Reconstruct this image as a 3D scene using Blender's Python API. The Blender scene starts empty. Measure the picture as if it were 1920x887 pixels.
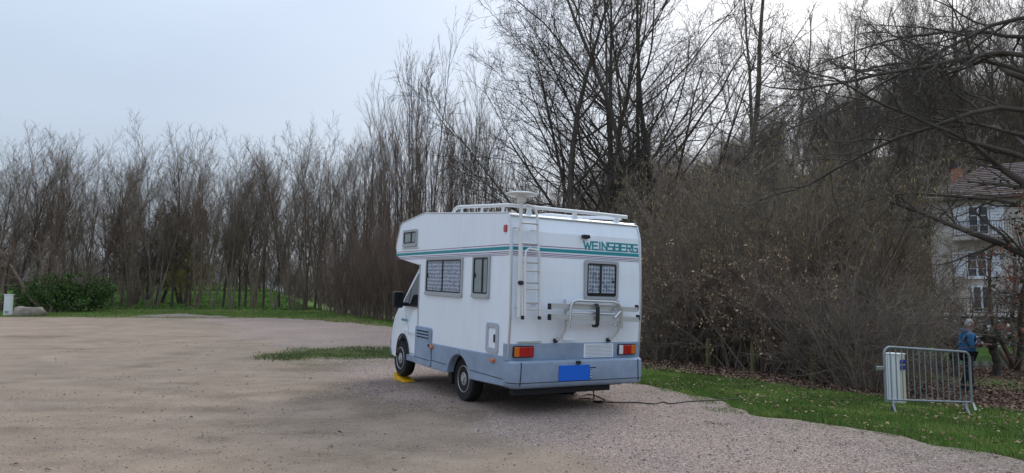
import bpy, bmesh, math, random
import numpy as np
from mathutils import Vector, Matrix
from mathutils.geometry import delaunay_2d_cdt

scene = bpy.context.scene
col = scene.collection
R = math.radians
# ------------------------------------------------------------------ camera
F_PX, HORIZON, CAM_H, ROLL = 1293.0, 555.06, 1.629, R(.248)
PITCH = math.atan((HORIZON - 443.5) / F_PX)
cam = bpy.data.cameras.new('camera'); cam_o = bpy.data.objects.new('camera', cam); col.objects.link(cam_o)
cam.sensor_width = 36; cam.lens = 36 * F_PX / 1920; cam.clip_start = .05; cam.clip_end = 4000
cam_o.matrix_world = Matrix.Translation((0, 0, CAM_H)) @ Matrix.Rotation(R(90) + PITCH, 4, 'X') @ Matrix.Rotation(ROLL, 4, 'Z')
scene.camera = cam_o
scene.render.resolution_x, scene.render.resolution_y = 1024, 473
# ------------------------------------------------------------------ sky, sun, exposure
SUN_EL, SUN_AZ = R(38), R(28)                    # azimuth from +Y towards +X
world = bpy.data.worlds.new('World'); scene.world = world; world.use_nodes = True
wn, wl = world.node_tree.nodes, world.node_tree.links
wn.clear()
w_out = wn.new('ShaderNodeOutputWorld'); w_bg = wn.new('ShaderNodeBackground'); w_bg.inputs[1].default_value = .1
w_sky = wn.new('ShaderNodeTexSky'); w_sky.sky_type = 'NISHITA'; w_sky.sun_disc = False
w_sky.sun_elevation = SUN_EL; w_sky.sun_rotation = SUN_AZ; w_sky.dust_density = 4; w_sky.air_density = 1.2
w_tc = wn.new('ShaderNodeTexCoord'); w_map = wn.new('ShaderNodeMapping'); w_map.inputs['Scale'].default_value = (1.1, 1.1, 3.2)
w_ns = wn.new('ShaderNodeTexNoise'); w_ns.inputs['Scale'].default_value = 1.6; w_ns.inputs['Detail'].default_value = 5
w_ns.inputs['Roughness'].default_value = .5
w_rp = wn.new('ShaderNodeValToRGB')
w_rp.color_ramp.elements[0].position = .32; w_rp.color_ramp.elements[0].color = (.60, .71, .88, 1)
w_rp.color_ramp.elements[1].position = .72; w_rp.color_ramp.elements[1].color = (.70, .815, .98, 1)
w_gain = wn.new('ShaderNodeVectorMath'); w_gain.operation = 'SCALE'; w_gain.inputs['Scale'].default_value = 6.6
w_mx = wn.new('ShaderNodeMix'); w_mx.data_type = 'RGBA'; w_mx.inputs[0].default_value = .80
wl.new(w_tc.outputs['Generated'], w_map.inputs[0]); wl.new(w_map.outputs[0], w_ns.inputs['Vector'])
wl.new(w_ns.outputs[0], w_rp.inputs[0]); wl.new(w_rp.outputs[0], w_gain.inputs[0])
# an overcast sky is brightest overhead: luminance grows with the height of the sky point, all round
w_sep = wn.new('ShaderNodeSeparateXYZ'); w_cie = wn.new('ShaderNodeMath'); w_cie.operation = 'MULTIPLY_ADD'; w_cie.use_clamp = False
w_cl = wn.new('ShaderNodeMath'); w_cl.operation = 'MAXIMUM'; w_cl.inputs[1].default_value = 0
wl.new(w_tc.outputs['Generated'], w_sep.inputs[0]); wl.new(w_sep.outputs['Z'], w_cl.inputs[0]); wl.new(w_cl.outputs[0], w_cie.inputs[0])
w_cie.inputs[1].default_value = 8.0; w_cie.inputs[2].default_value = 4.15; wl.new(w_cie.outputs[0], w_gain.inputs['Scale'])
wl.new(w_sky.outputs[0], w_mx.inputs[6]); wl.new(w_gain.outputs[0], w_mx.inputs[7])
wl.new(w_mx.outputs[2], w_bg.inputs[0]); wl.new(w_bg.outputs[0], w_out.inputs[0])
sun = bpy.data.lights.new('sun', 'SUN'); sun.energy = 1.0; sun.angle = R(24); sun.color = (1, .96, .9)
sun_o = bpy.data.objects.new('sun', sun); col.objects.link(sun_o); sun_o.location = (0, 0, 40)
sun_o.rotation_euler = Vector((math.sin(SUN_AZ) * math.cos(SUN_EL), math.cos(SUN_AZ) * math.cos(SUN_EL), math.sin(SUN_EL))).to_track_quat('Z', 'Y').to_euler()
scene.view_settings.view_transform = 'Standard'; scene.view_settings.look = 'None'
scene.view_settings.exposure = .56; scene.view_settings.gamma = 1

# ------------------------------------------------------------------ materials
MATS = {}
def mat(name, c, rough=.7, metal=0., var=0., scale=8., bump=0., bscale=60., c2=None, attr=None, spec=.4, coord='Object', trans=0., coat=0.):
    if name in MATS: return MATS[name]
    m = bpy.data.materials.new(name); m.use_nodes = True; n, l = m.node_tree.nodes, m.node_tree.links
    b = n['Principled BSDF']; b.inputs['Roughness'].default_value = rough; b.inputs['Metallic'].default_value = metal
    b.inputs['Specular IOR Level'].default_value = spec; b.inputs['Coat Weight'].default_value = coat
    b.inputs['Base Color'].default_value = (*c, 1)
    tc = n.new('ShaderNodeTexCoord')
    src = None
    if var or c2:
        t = n.new('ShaderNodeTexNoise'); t.inputs['Scale'].default_value = scale; t.inputs['Detail'].default_value = 6
        t.inputs['Roughness'].default_value = .65
        l.new(tc.outputs[coord], t.inputs['Vector'])
        r = n.new('ShaderNodeValToRGB'); r.color_ramp.elements[0].position = .33; r.color_ramp.elements[1].position = .68
        a = c2 if c2 else tuple(x * (1 - var) for x in c); bb = c if c2 else tuple(min(1, x * (1 + var)) for x in c)
        r.color_ramp.elements[0].color = (*a, 1); r.color_ramp.elements[1].color = (*bb, 1)
        l.new(t.outputs[0], r.inputs[0]); src = r.outputs[0]
    if attr:
        at_ = n.new('ShaderNodeAttribute'); at_.attribute_name = attr
        if src is None: src = at_.outputs['Color']
        else:
            mm = n.new('ShaderNodeMix'); mm.data_type = 'RGBA'; mm.blend_type = 'MULTIPLY'; mm.inputs[0].default_value = 1
            l.new(src, mm.inputs[6]); l.new(at_.outputs['Color'], mm.inputs[7]); src = mm.outputs[2]
    if src is not None: l.new(src, b.inputs['Base Color'])
    if bump:
        t2 = n.new('ShaderNodeTexNoise'); t2.inputs['Scale'].default_value = bscale; t2.inputs['Detail'].default_value = 5
        l.new(tc.outputs[coord], t2.inputs['Vector'])
        bp = n.new('ShaderNodeBump'); bp.inputs['Strength'].default_value = bump; bp.inputs['Distance'].default_value = .02
        l.new(t2.outputs[0], bp.inputs['Height']); l.new(bp.outputs[0], b.inputs['Normal'])
    MATS[name] = m
    return m

# ------------------------------------------------------------------ mesh helpers
def link(name, me, m, parent=None):
    o = bpy.data.objects.new(name, me); col.objects.link(o)
    if m is not None: me.materials.append(m)
    o.parent = parent
    return o
def tag(o, label=None, cat=None, group=None, kind=None):
    if label: o['label'] = label
    if cat: o['category'] = cat
    if group: o['group'] = group
    if kind: o['kind'] = kind
    return o
def empty(name, loc=(0, 0, 0), rz=0, label=None, cat=None, group=None):
    o = bpy.data.objects.new(name, None); col.objects.link(o); o.location = loc; o.rotation_euler = (0, 0, rz)
    o.empty_display_size = .2
    return tag(o, label, cat, group)
def copy_tree(o, parent=None):
    c = o.copy(); col.objects.link(c); c.parent = parent
    for ch in list(o.children): copy_tree(ch, c)
    return c
def mesh_np(name, V, Q, smooth=True, tint=None):
    """fast mesh from numpy arrays; Q has 3 or 4 columns"""
    V = np.asarray(V, dtype=np.float32); Q = np.asarray(Q, dtype=np.int32); k = Q.shape[1]
    me = bpy.data.meshes.new(name)
    me.vertices.add(len(V)); me.vertices.foreach_set('co', V.ravel())
    me.loops.add(Q.size); me.loops.foreach_set('vertex_index', Q.ravel())
    me.polygons.add(len(Q)); me.polygons.foreach_set('loop_start', np.arange(0, Q.size, k, dtype=np.int32))
    try: me.polygons.foreach_set('loop_total', np.full(len(Q), k, dtype=np.int32))
    except Exception: pass
    me.polygons.foreach_set('use_smooth', np.full(len(Q), smooth, dtype=bool))
    if tint is not None:
        a = me.attributes.new('tint', 'FLOAT_COLOR', 'POINT')
        a.data.foreach_set('color', np.concatenate([tint, np.ones((len(tint), 1))], 1).astype(np.float32).ravel())
    me.update(); me.validate()
    return me

class MB:
    def __init__(s): s.v = []; s.f = []
    def add(s, vs, fs):
        k = len(s.v); s.v += [tuple(p) for p in vs]; s.f += [tuple(i + k for i in f) for f in fs]; return s
    def box(s, x0, y0, z0, x1, y1, z1):
        x0, x1 = min(x0, x1), max(x0, x1); y0, y1 = min(y0, y1), max(y0, y1); z0, z1 = min(z0, z1), max(z0, z1)
        return s.add([(x0, y0, z0), (x1, y0, z0), (x1, y1, z0), (x0, y1, z0), (x0, y0, z1), (x1, y0, z1), (x1, y1, z1), (x0, y1, z1)],
                     [(3, 2, 1, 0), (4, 5, 6, 7), (0, 1, 5, 4), (1, 2, 6, 5), (2, 3, 7, 6), (3, 0, 4, 7)])
    def tube(s, path, rad, sides=8, cap=True):
        P = [Vector(p) for p in path]; n = len(P)
        rs = rad if isinstance(rad, (list, tuple)) else [rad] * n
        vs = []; prev = None
        for i in range(n):
            d = (P[min(i + 1, n - 1)] - P[max(i - 1, 0)]).normalized()
            if prev is None: a = d.orthogonal().normalized()
            else:
                a = prev - d * prev.dot(d)
                a = a.normalized() if a.length > 1e-6 else d.orthogonal().normalized()
            prev = a; b = d.cross(a)
            for k in range(sides):
                t = 2 * math.pi * k / sides
                vs.append(P[i] + (a * math.cos(t) + b * math.sin(t)) * rs[i])
        fs = [(i * sides + k, i * sides + (k + 1) % sides, (i + 1) * sides + (k + 1) % sides, (i + 1) * sides + k) for i in range(n - 1) for k in range(sides)]
        if cap: fs += [tuple(range(sides))[::-1], tuple(range((n - 1) * sides, n * sides))]
        return s.add(vs, fs)
    def prism(s, poly, axis, a0, a1):
        """2-D polygon extruded along an axis: 'y' poly=(x,z), 'x' poly=(y,z), 'z' poly=(x,y)"""
        def P(p, a): return (p[0], a, p[1]) if axis == 'y' else ((a, p[0], p[1]) if axis == 'x' else (p[0], p[1], a))
        n = len(poly)
        return s.add([P(p, a0) for p in poly] + [P(p, a1) for p in poly],
                     [tuple(range(n)), tuple(range(n, 2 * n))[::-1]] + [(i, i + n, (i + 1) % n + n, (i + 1) % n) for i in range(n)])
    def ring(s, outer, inner, axis, a0, a1):
        def P(p, a): return (p[0], a, p[1]) if axis == 'y' else ((a, p[0], p[1]) if axis == 'x' else (p[0], p[1], a))
        n = len(outer)
        vs = [P(p, a0) for p in outer] + [P(p, a0) for p in inner] + [P(p, a1) for p in outer] + [P(p, a1) for p in inner]
        fs = []
        for i in range(n):
            j = (i + 1) % n
            fs += [(i, j, n + j, n + i), (2 * n + i, 3 * n + i, 3 * n + j, 2 * n + j), (i, 2 * n + i, 2 * n + j, j), (n + i, n + j, 3 * n + j, 3 * n + i)]
        return s.add(vs, fs)
    def lathe(s, prof, c, axis='y', n=32):
        """prof: (radius, along) pairs round an axis through c"""
        vs = []
        for (r, a) in prof:
            for k in range(n):
                t = 2 * math.pi * k / n; u, w = r * math.cos(t), r * math.sin(t)
                vs.append((c[0] + u, c[1] + a, c[2] + w) if axis == 'y' else (c[0] + u, c[1] + w, c[2] + a))
        m = len(prof)
        fs = [(i * n + k, i * n + (k + 1) % n, (i + 1) * n + (k + 1) % n, (i + 1) * n + k) for i in range(m - 1) for k in range(n)]
        fs += [tuple(range(n))[::-1], tuple(range((m - 1) * n, m * n))]
        return s.add(vs, fs)
    def build(s, name, m, parent=None, bevel=0., smooth=False, seg=2):
        me = bpy.data.meshes.new(name); me.from_pydata(s.v, [], s.f)
        bm = bmesh.new(); bm.from_mesh(me); bmesh.ops.recalc_face_normals(bm, faces=bm.faces); bm.to_mesh(me); bm.free()
        o = link(name, me, m, parent)
        if smooth:
            for p in me.polygons: p.use_smooth = True
            if hasattr(me, 'set_sharp_from_angle'): me.set_sharp_from_angle(angle=R(40))
        if bevel:
            md = o.modifiers.new('bevel', 'BEVEL'); md.width = bevel; md.segments = seg; md.limit_method = 'ANGLE'; md.angle_limit = R(32)
        return o
def rrect(x0, z0, x1, z1, r=.03, n=4):
    out = []
    for cx, cz, a in ((x1 - r, z1 - r, 0), (x0 + r, z1 - r, 90), (x0 + r, z0 + r, 180), (x1 - r, z0 + r, 270)):
        for k in range(n + 1):
            t = R(a + 90 * k / n); out.append((cx + r * math.cos(t), cz + r * math.sin(t)))
    return out
def smooth(a, e0, e1):
    t = np.clip((a - e0) / (e1 - e0), 0, 1); return t * t * (3 - 2 * t)

# ------------------------------------------------------------------ terrain
def vnoise(x, y, seed=0):
    """cheap smooth value noise on arrays"""
    xi, yi = np.floor(x), np.floor(y); xf, yf = x - xi, y - yi
    def h(a, b): return np.modf(np.abs(np.sin(a * 127.1 + b * 311.7 + seed * 74.7) * 43758.5453))[0]
    u, v = xf * xf * (3 - 2 * xf), yf * yf * (3 - 2 * yf)
    return (h(xi, yi) * (1 - u) + h(xi + 1, yi) * u) * (1 - v) + (h(xi, yi + 1) * (1 - u) + h(xi + 1, yi + 1) * u) * v
STREAM = np.array([(140, 24), (70, 28), (30, 31), (19, 31.5), (12, 37), (4, 52), (-4, 74), (-12, 104), (-40, 220)], float)
def stream_dist(x, y):
    best = np.full(np.shape(x), 1e9); sign = np.ones(np.shape(x))
    for (a, b) in zip(STREAM[:-1], STREAM[1:]):
        d = b - a; L2 = d @ d
        t = np.clip(((x - a[0]) * d[0] + (y - a[1]) * d[1]) / L2, 0, 1)
        px, py = x - a[0] - t * d[0], y - a[1] - t * d[1]
        dist = np.hypot(px, py); cr = d[0] * py - d[1] * px
        upd = dist < best
        best = np.where(upd, dist, best); sign = np.where(upd, np.where(cr < 0, 1., -1.), sign)
    return best * sign                    # positive on the far (hill) side
def sdist(x, y): return .914 * (x - 2.4) + .406 * (y - 12.93)
WATER_Z = -1.35
def ground_z(x, y):
    x = np.asarray(x, float); y = np.asarray(y, float)
    s = sdist(x, y)
    rise = .018 * np.clip(y - 14, 0, 38) + .05 * np.clip(y - 54, 0, 60) + .012 * np.clip(y - 114, 0, 400)
    left = rise * (1 - smooth(s, -1, 9))
    z = left + np.interp(s, [0, 3, 5, 10, 17], [0, -.2, -.3, -.68, -.95])
    q = stream_dist(x, y)
    z = z * (1 - smooth(q, -2, 3)) + (-.95) * smooth(q, -2, 3)
    z = z - .95 * (1 - smooth(np.abs(q), 3.6, 5.6))
    hill = np.clip(q - np.interp(x, [4, 13, 21, 24], [6, 8, 14, 20]), 0, None)
    hz = 25 * (1 - np.exp(-hill * 1.25 / 25)) + 1.5 * (vnoise(x / 9, y / 9, 3) - .5) * smooth(hill, 0, 10)
    z = z + hz
    z = z + .05 * (vnoise(x / 2.3, y / 2.3, 5) - .5) * smooth(s, 0, 2) + .25 * (vnoise(x / 14, y / 14, 8) - .5) * smooth(y, 60, 90)
    return z
def gz(x, y): return float(ground_z(np.array([x]), np.array([y]))[0])
def ray_dir(u, v):
    u -= 960; v -= 443.5; c, s = math.cos(ROLL), math.sin(ROLL); u, v = u * c + v * s, -u * s + v * c
    c, s = math.cos(PITCH), math.sin(PITCH); return np.array([u, F_PX * c + v * s, F_PX * s - v * c]) / F_PX
def on_ground(u, v, dz=0.):
    """the spot of ground seen in direction (u, v) of the photograph, found by marching the terrain"""
    d = ray_dir(u, v); t = np.linspace(2, 160, 6000)
    P = d[None] * t[:, None]; P[:, 2] += CAM_H
    hit = np.nonzero(P[:, 2] < ground_z(P[:, 0], P[:, 1]))[0]
    p = P[hit[0]] if len(hit) else P[-1]
    return Vector((p[0], p[1], gz(p[0], p[1]) + dz))
def spot(u, depth, dz=0.):
    x = (u - 960) / F_PX * depth; return Vector((x, depth, gz(x, depth) + dz))

rng = np.random.default_rng(7)
# lot outline: straight right edge (s = 0), rounded corner, long far edge, open to the left and behind the camera
def lot_outline():
    pts = []
    def seg(a, b, n):
        for k in range(n): pts.append((a[0] + (b[0] - a[0]) * k / n, a[1] + (b[1] - a[1]) * k / n))
    seg((12.6, -10), (2.4, 12.93), 150); seg((2.4, 12.93), (-4.6, 28.6), 110)
    seg((-4.6, 28.6), (-6.4, 31.5), 20); seg((-6.4, 31.5), (-9.9, 34.8), 26); seg((-9.9, 34.8), (-15, 36.6), 26); seg((-15, 36.6), (-29, 36.4), 50)
    seg((-29, 36.4), (-62, 39), 50); seg((-62, 39), (-62, -10), 20); seg((-62, -10), (12.6, -10), 20)
    P = np.array(pts)
    n = (vnoise(P[:, 0] * 1.3, P[:, 1] * 1.3, 1) - .5) * .5 + (vnoise(P[:, 0] * 4, P[:, 1] * 4, 2) - .5) * .25 + (vnoise(P[:, 0] * .3, P[:, 1] * .3, 9) - .5) * .7
    far = (P[:, 1] > -9) & (P[:, 0] > -61)
    P[far, 0] += n[far] * .8; P[far, 1] += n[far] * .8
    return P
LOT = lot_outline()
def inside(poly, x, y):
    r = np.zeros(np.shape(x), bool); j = len(poly) - 1
    for i in range(len(poly)):
        xi, yi = poly[i]; xj, yj = poly[j]
        c = ((yi > y) != (yj > y)) & (x < (xj - xi) * (y - yi) / ((yj - yi) if yj != yi else 1e-9) + xi)
        r ^= c; j = i
    return r
def in_lot(x, y): return inside(LOT, np.asarray(x, float), np.asarray(y, float))

def axis_pts(lo, hi, fine_lo, fine_hi, step, grow=1.09):
    a = list(np.arange(fine_lo, fine_hi, step)); s = step; v = a[-1]
    while v < hi: s *= grow; v += s; a.append(v)
    s = step; v = a[0]
    while v > lo: s *= grow; v -= s; a.insert(0, v)
    return np.array(a)
GX = axis_pts(-1500, 1500, -30, 40, .42); GY = axis_pts(-200, 2200, 3, 60, .42)
gx, gy = np.meshgrid(GX, GY); zz = ground_z(gx, gy)
zz = zz - .09 * (in_lot(gx, gy))
nx, ny = len(GX), len(GY)
V = np.stack([gx.ravel(), gy.ravel(), zz.ravel()], 1)
i, j = np.meshgrid(np.arange(nx - 1), np.arange(ny - 1)); b = (j * nx + i).ravel()
Q = np.stack([b, b + 1, b + 1 + nx, b + nx], 1)
# cover: r = leaf litter and bare soil, g = worn straw-coloured grass
s_ = sdist(gx, gy); q_ = stream_dist(gx, gy)
wob = 1.4 * (vnoise(gx / 1.1, gy / 1.1, 21) - .5) + 1.0 * (vnoise(gx / 4, gy / 4, 22) - .5)
hedge_s = np.interp(gy, [8, 12.3, 14.7, 16.2, 24, 40], [5.8, 5.3, 4.1, 3.0, 2.6, 2.6])
lit = smooth(s_ + wob * .6 - hedge_s, -.25, .25) * (1 - smooth(s_ + wob, 11, 13)) * (gy < 70)
lit = np.maximum(lit, (q_ < 0) * smooth(s_ + wob, 13.5, 15) * smooth(gx, 13, 15) * (1 - smooth(-q_, 9, 11)))
lit = np.maximum(lit, smooth(q_, 10, 16) * .85)
row = np.exp(-((gy - 49.5 + wob) / 1.6) ** 2) * (s_ < 0) * (gx < -4)
lit = np.maximum(lit, row * .8)
straw = np.exp(-(np.clip(gy - 36, 0, 99) / 1.4) ** 2) * (s_ < 0) * (gy < 48) + .35 * (vnoise(gx / 3, gy / 3, 31) > .62) * (gy < 48)
tint = np.stack([lit.ravel(), np.clip(straw, 0, 1).ravel(), np.zeros(lit.size)], 1)

def ground_material():
    m = bpy.data.materials.new('lawn_and_litter'); m.use_nodes = True; n, l = m.node_tree.nodes, m.node_tree.links
    b = n['Principled BSDF']; b.inputs['Roughness'].default_value = .95; b.inputs['Specular IOR Level'].default_value = .15
    tc = n.new('ShaderNodeTexCoord'); at_ = n.new('ShaderNodeAttribute'); at_.attribute_name = 'tint'
    sp = n.new('ShaderNodeSeparateColor'); l.new(at_.outputs['Color'], sp.inputs[0])
    def noise(sc, d=6):
        t = n.new('ShaderNodeTexNoise'); t.inputs['Scale'].default_value = sc; t.inputs['Detail'].default_value = d; t.inputs['Roughness'].default_value = .7
        l.new(tc.outputs['Object'], t.inputs['Vector']); return t
    def ramp(src, e):
        r = n.new('ShaderNodeValToRGB')
        while len(r.color_ramp.elements) < len(e): r.color_ramp.elements.new(.5)
        for k, (p, c) in enumerate(e): r.color_ramp.elements[k].position = p; r.color_ramp.elements[k].color = (*c, 1)
        l.new(src, r.inputs[0]); return r
    g = ramp(noise(9).outputs[0], [(.3, (.045, .085, .018)), (.5, (.08, .15, .028)), (.7, (.13, .20, .045))])
    st = ramp(noise(14).outputs[0], [(.35, (.17, .15, .06)), (.65, (.26, .23, .11))])
    li = ramp(noise(30).outputs[0], [(.3, (.03, .02, .014)), (.5, (.085, .055, .038)), (.68, (.16, .105, .07))])
    def mix(f, a, b_):
        x = n.new('ShaderNodeMix'); x.data_type = 'RGBA'; l.new(f, x.inputs[0]); l.new(a, x.inputs[6]); l.new(b_, x.inputs[7]); return x.outputs[2]
    c = mix(sp.outputs[1], g.outputs[0], st.outputs[0]); c = mix(sp.outputs[0], c, li.outputs[0])
    l.new(c, b.inputs['Base Color'])
    bp = n.new('ShaderNodeBump'); bp.inputs['Strength'].default_value = .9; bp.inputs['Distance'].default_value = .05
    l.new(noise(35).outputs[0], bp.inputs['Height']); l.new(bp.outputs[0], b.inputs['Normal'])
    return m
tag(link('ground', mesh_np('ground', V, Q, True, tint), ground_material()), kind='structure')

# ---- gravel car park sheet
def lot_cover(x, y):
    """r gravel (1) / packed sandy dirt (0), g damp silt stains, b mossy green"""
    s = sdist(x, y)
    gr = smooth(s + 2.0 * (vnoise(x / 1.7, y / 1.7, 41) - .5) + .12 * (y - 8), -5.4, -2.6)
    gr = np.maximum(gr, .75 * smooth(y + 4 * (vnoise(x / 3, y / 3, 42) - .5), 21, 26) * smooth(x, -14, -8))
    damp = np.zeros(np.shape(x))
    for (cx, cy, rx, ry, a, k) in STAINS:
        dx, dy = x - cx, y - cy; c, sn = math.cos(a), math.sin(a)
        d = np.hypot((dx * c + dy * sn) / rx, (-dx * sn + dy * c) / ry) + .9 * (vnoise(x * 2.2 + 9, y * 2.2, 44) - .5)
        damp = np.maximum(damp, k * (1 - smooth(d, .55, 1.15)))
    moss = np.exp(-(np.clip(-s, 0, 99) / .45) ** 2) * .6 + .35 * (vnoise(x / .8, y / .8, 46) > .8) * (s > -3.5)
    moss = np.maximum(moss, smooth(y, 34.5, 36.6) * .7)
    moss = np.maximum(moss, .8 * (1 - smooth(np.hypot((x + 4.2) / 2.3, (y - 18.4) / 2.6), .8, 1.25)))
    return gr, np.clip(damp, 0, 1), np.clip(moss, 0, 1)
STAINS = []
for (u, v, ru, rv, k) in ((640, 735, 130, 22, .8), (735, 770, 95, 22, .75), (860, 783, 60, 10, .6), (600, 690, 70, 9, .8), (265, 688, 45, 6, .9), (420, 825, 60, 6, .85), (590, 862, 80, 14, .5), (70, 632, 70, 4, .9),
                          (350, 664, 30, 3, .6), (210, 640, 60, 4, .35), (480, 795, 150, 10, .5), (660, 860, 130, 10, .6), (760, 845, 60, 12, .65), (20, 718, 40, 4, .8), (120, 810, 120, 5, .5), (300, 770, 200, 6, .5), (420, 740, 190, 5, .45), (150, 700, 140, 3, .45), (250, 850, 260, 6, .5), (330, 720, 150, 3, .5), (520, 650, 90, 2, .5), (380, 632, 120, 1.5, .5), (150, 655, 100, 2, .5), (560, 815, 110, 5, .6)):
    p = on_ground(u, v); dy = abs(on_ground(u, v - rv).y - p.y); STAINS.append((p.x, p.y, ru / F_PX * p.y, dy, random.Random(u).uniform(-.25, .25), k))
bumps = [(p[0], p[1], max(.12, p[2] * .5), max(.1, p[3] * .6)) for p in STAINS if p[5] > .7]
def lot_z(x, y):
    z = ground_z(x, y) + .018 + .03 * (vnoise(x / 1.9, y / 1.9, 51) - .5) + .012 * (vnoise(x / .45, y / .45, 52) - .5)
    for (cx, cy, rx, ry) in bumps: z = z - .025 * np.exp(-((x - cx) / rx) ** 2 - ((y - cy) / ry) ** 2)
    return z
inn = []
for (x0, x1, y0, y1, st) in ((-6, 8, 3, 13, .2), (-14, 4, 13, 24, .4), (-34, 0, 24, 40, .75), (-14, -6, 3, 13, .4), (-34, -14, 3, 24, .9), (-62, -34, -9, 40, 3), (-34, 12, -9, 3, 1.5)):
    a, b2 = np.meshgrid(np.arange(x0, x1, st), np.arange(y0, y1, st))
    a = a.ravel() + rng.uniform(-.3, .3, a.size) * st; b2 = b2.ravel() + rng.uniform(-.3, .3, b2.size) * st
    k = in_lot(a, b2); inn.append(np.stack([a[k], b2[k]], 1))
inn = np.concatenate(inn); P2 = np.concatenate([LOT, inn]); nl = len(LOT)
res = delaunay_2d_cdt([Vector(p) for p in P2.tolist()], [(k, (k + 1) % nl) for k in range(nl)], [], 1, 1e-4)
Pv = np.array([(p.x, p.y) for p in res[0]]); Tf = np.array([t for t in res[2] if len(t) == 3])
gr, dm, ms = lot_cover(Pv[:, 0], Pv[:, 1])
me = mesh_np('car_park', np.concatenate([Pv, lot_z(Pv[:, 0], Pv[:, 1])[:, None]], 1), Tf, True, np.stack([gr, dm, ms], 1))
def gravel_material():
    m = bpy.data.materials.new('gravel_and_dirt'); m.use_nodes = True; n, l = m.node_tree.nodes, m.node_tree.links
    b = n['Principled BSDF']; b.inputs['Roughness'].default_value = .92; b.inputs['Specular IOR Level'].default_value = .2
    tc = n.new('ShaderNodeTexCoord'); at_ = n.new('ShaderNodeAttribute'); at_.attribute_name = 'tint'
    sp = n.new('ShaderNodeSeparateColor'); l.new(at_.outputs['Color'], sp.inputs[0])
    def noise(sc, d=6, rough=.65, sy=1.):
        t = n.new('ShaderNodeTexNoise'); t.inputs['Scale'].default_value = sc; t.inputs['Detail'].default_value = d; t.inputs['Roughness'].default_value = rough
        if sy != 1:
            mp = n.new('ShaderNodeMapping'); mp.inputs['Scale'].default_value = (1, sy, 1); mp.inputs['Rotation'].default_value = (0, 0, .15)
            l.new(tc.outputs['Object'], mp.inputs[0]); l.new(mp.outputs[0], t.inputs['Vector'])
        else: l.new(tc.outputs['Object'], t.inputs['Vector'])
        return t.outputs[0]
    def ramp(src, e):
        r = n.new('ShaderNodeValToRGB')
        while len(r.color_ramp.elements) < len(e): r.color_ramp.elements.new(.5)
        for k, (p, c) in enumerate(e): r.color_ramp.elements[k].position = p; r.color_ramp.elements[k].color = (*c, 1)
        l.new(src, r.inputs[0]); return r.outputs[0]
    def mix(f, a, b_, mode='MIX'):
        x = n.new('ShaderNodeMix'); x.data_type = 'RGBA'; x.blend_type = mode
        if isinstance(f, float): x.inputs[0].default_value = f
        else: l.new(f, x.inputs[0])
        l.new(a, x.inputs[6]); l.new(b_, x.inputs[7]); return x.outputs[2]
    vo = n.new('ShaderNodeTexVoronoi'); vo.inputs['Scale'].default_value = 68; l.new(tc.outputs['Object'], vo.inputs['Vector'])
    sepv = n.new('ShaderNodeSeparateColor'); l.new(vo.outputs['Color'], sepv.inputs[0])
    peb = ramp(sepv.outputs[0], [(.0, (.205, .15, .125)), (.35, (.335, .252, .21)), (.7, (.43, .33, .28)), (.93, (.55, .445, .385)), (1., (.70, .61, .54))])
    dirt = ramp(noise(1.1, 9, .68, 1.5), [(.28, (.26, .20, .145)), (.5, (.35, .27, .198)), (.75, (.44, .345, .26))])
    speck = ramp(noise(70, 3, .8), [(.36, (.5, .49, .48)), (.48, (.98, .98, .98)), (.62, (1.0, 1.0, 1.0)), (.70, (1.5, 1.46, 1.42))])
    dirt = mix(1., dirt, speck, 'MULTIPLY')
    # break the gravel mask up
    br = n.new('ShaderNodeMath'); br.operation = 'ADD'; l.new(sp.outputs[0], br.inputs[0])
    nb = n.new('ShaderNodeMath'); nb.operation = 'MULTIPLY_ADD'; nb.inputs[1].default_value = 1.1; nb.inputs[2].default_value = -.55; l.new(noise(3.2, 8), nb.inputs[0]); l.new(nb.outputs[0], br.inputs[1])
    gm = ramp(br.outputs[0], [(.3, (.12, .12, .12)), (.7, (1, 1, 1))])
    big = ramp(noise(.55, 5), [(.3, (.82, .82, .84)), (.7, (1.08, 1.06, 1.03))])
    c = mix(gm, dirt, peb); c = mix(1., c, big, 'MULTIPLY')
    dk = ramp(noise(5, 6, .7, 3.), [(.35, (.34, .33, .31)), (.65, (.58, .56, .52))])
    damp = mix(1., c, dk, 'MULTIPLY')
    dmask = n.new('ShaderNodeMath'); dmask.operation = 'MULTIPLY'; l.new(sp.outputs[1], dmask.inputs[0]); l.new(ramp(noise(7, 6, .75, 2.5), [(.35, (.15, .15, .15)), (.6, (1, 1, 1))]), dmask.inputs[1])
    c = mix(dmask.outputs[0], c, damp)
    gm2 = n.new('ShaderNodeMath'); gm2.operation = 'MULTIPLY'; l.new(sp.outputs[2], gm2.inputs[0]); l.new(ramp(noise(11, 6, .7), [(.42, (0, 0, 0)), (.62, (.9, .9, .9))]), gm2.inputs[1])
    gcol = ramp(noise(20), [(.3, (.07, .10, .025)), (.7, (.18, .18, .06))])
    c = mix(gm2.outputs[0], c, gcol)
    l.new(c, b.inputs['Base Color'])
    hb = n.new('ShaderNodeMath'); hb.operation = 'MULTIPLY'; l.new(vo.outputs['Distance'], hb.inputs[0]); hb.inputs[1].default_value = -1
    b1 = n.new('ShaderNodeBump'); b1.inputs['Distance'].default_value = .009; l.new(gm, b1.inputs['Strength']); l.new(hb.outputs[0], b1.inputs['Height'])
    b2_ = n.new('ShaderNodeBump'); b2_.inputs['Distance'].default_value = .02; b2_.inputs['Strength'].default_value = .85; l.new(noise(26, 8, .75), b2_.inputs['Height'])
    l.new(b1.outputs[0], b2_.inputs['Normal']); l.new(b2_.outputs[0], b.inputs['Normal'])
    return m
tag(link('car_park', me, gravel_material()), kind='structure')

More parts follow.
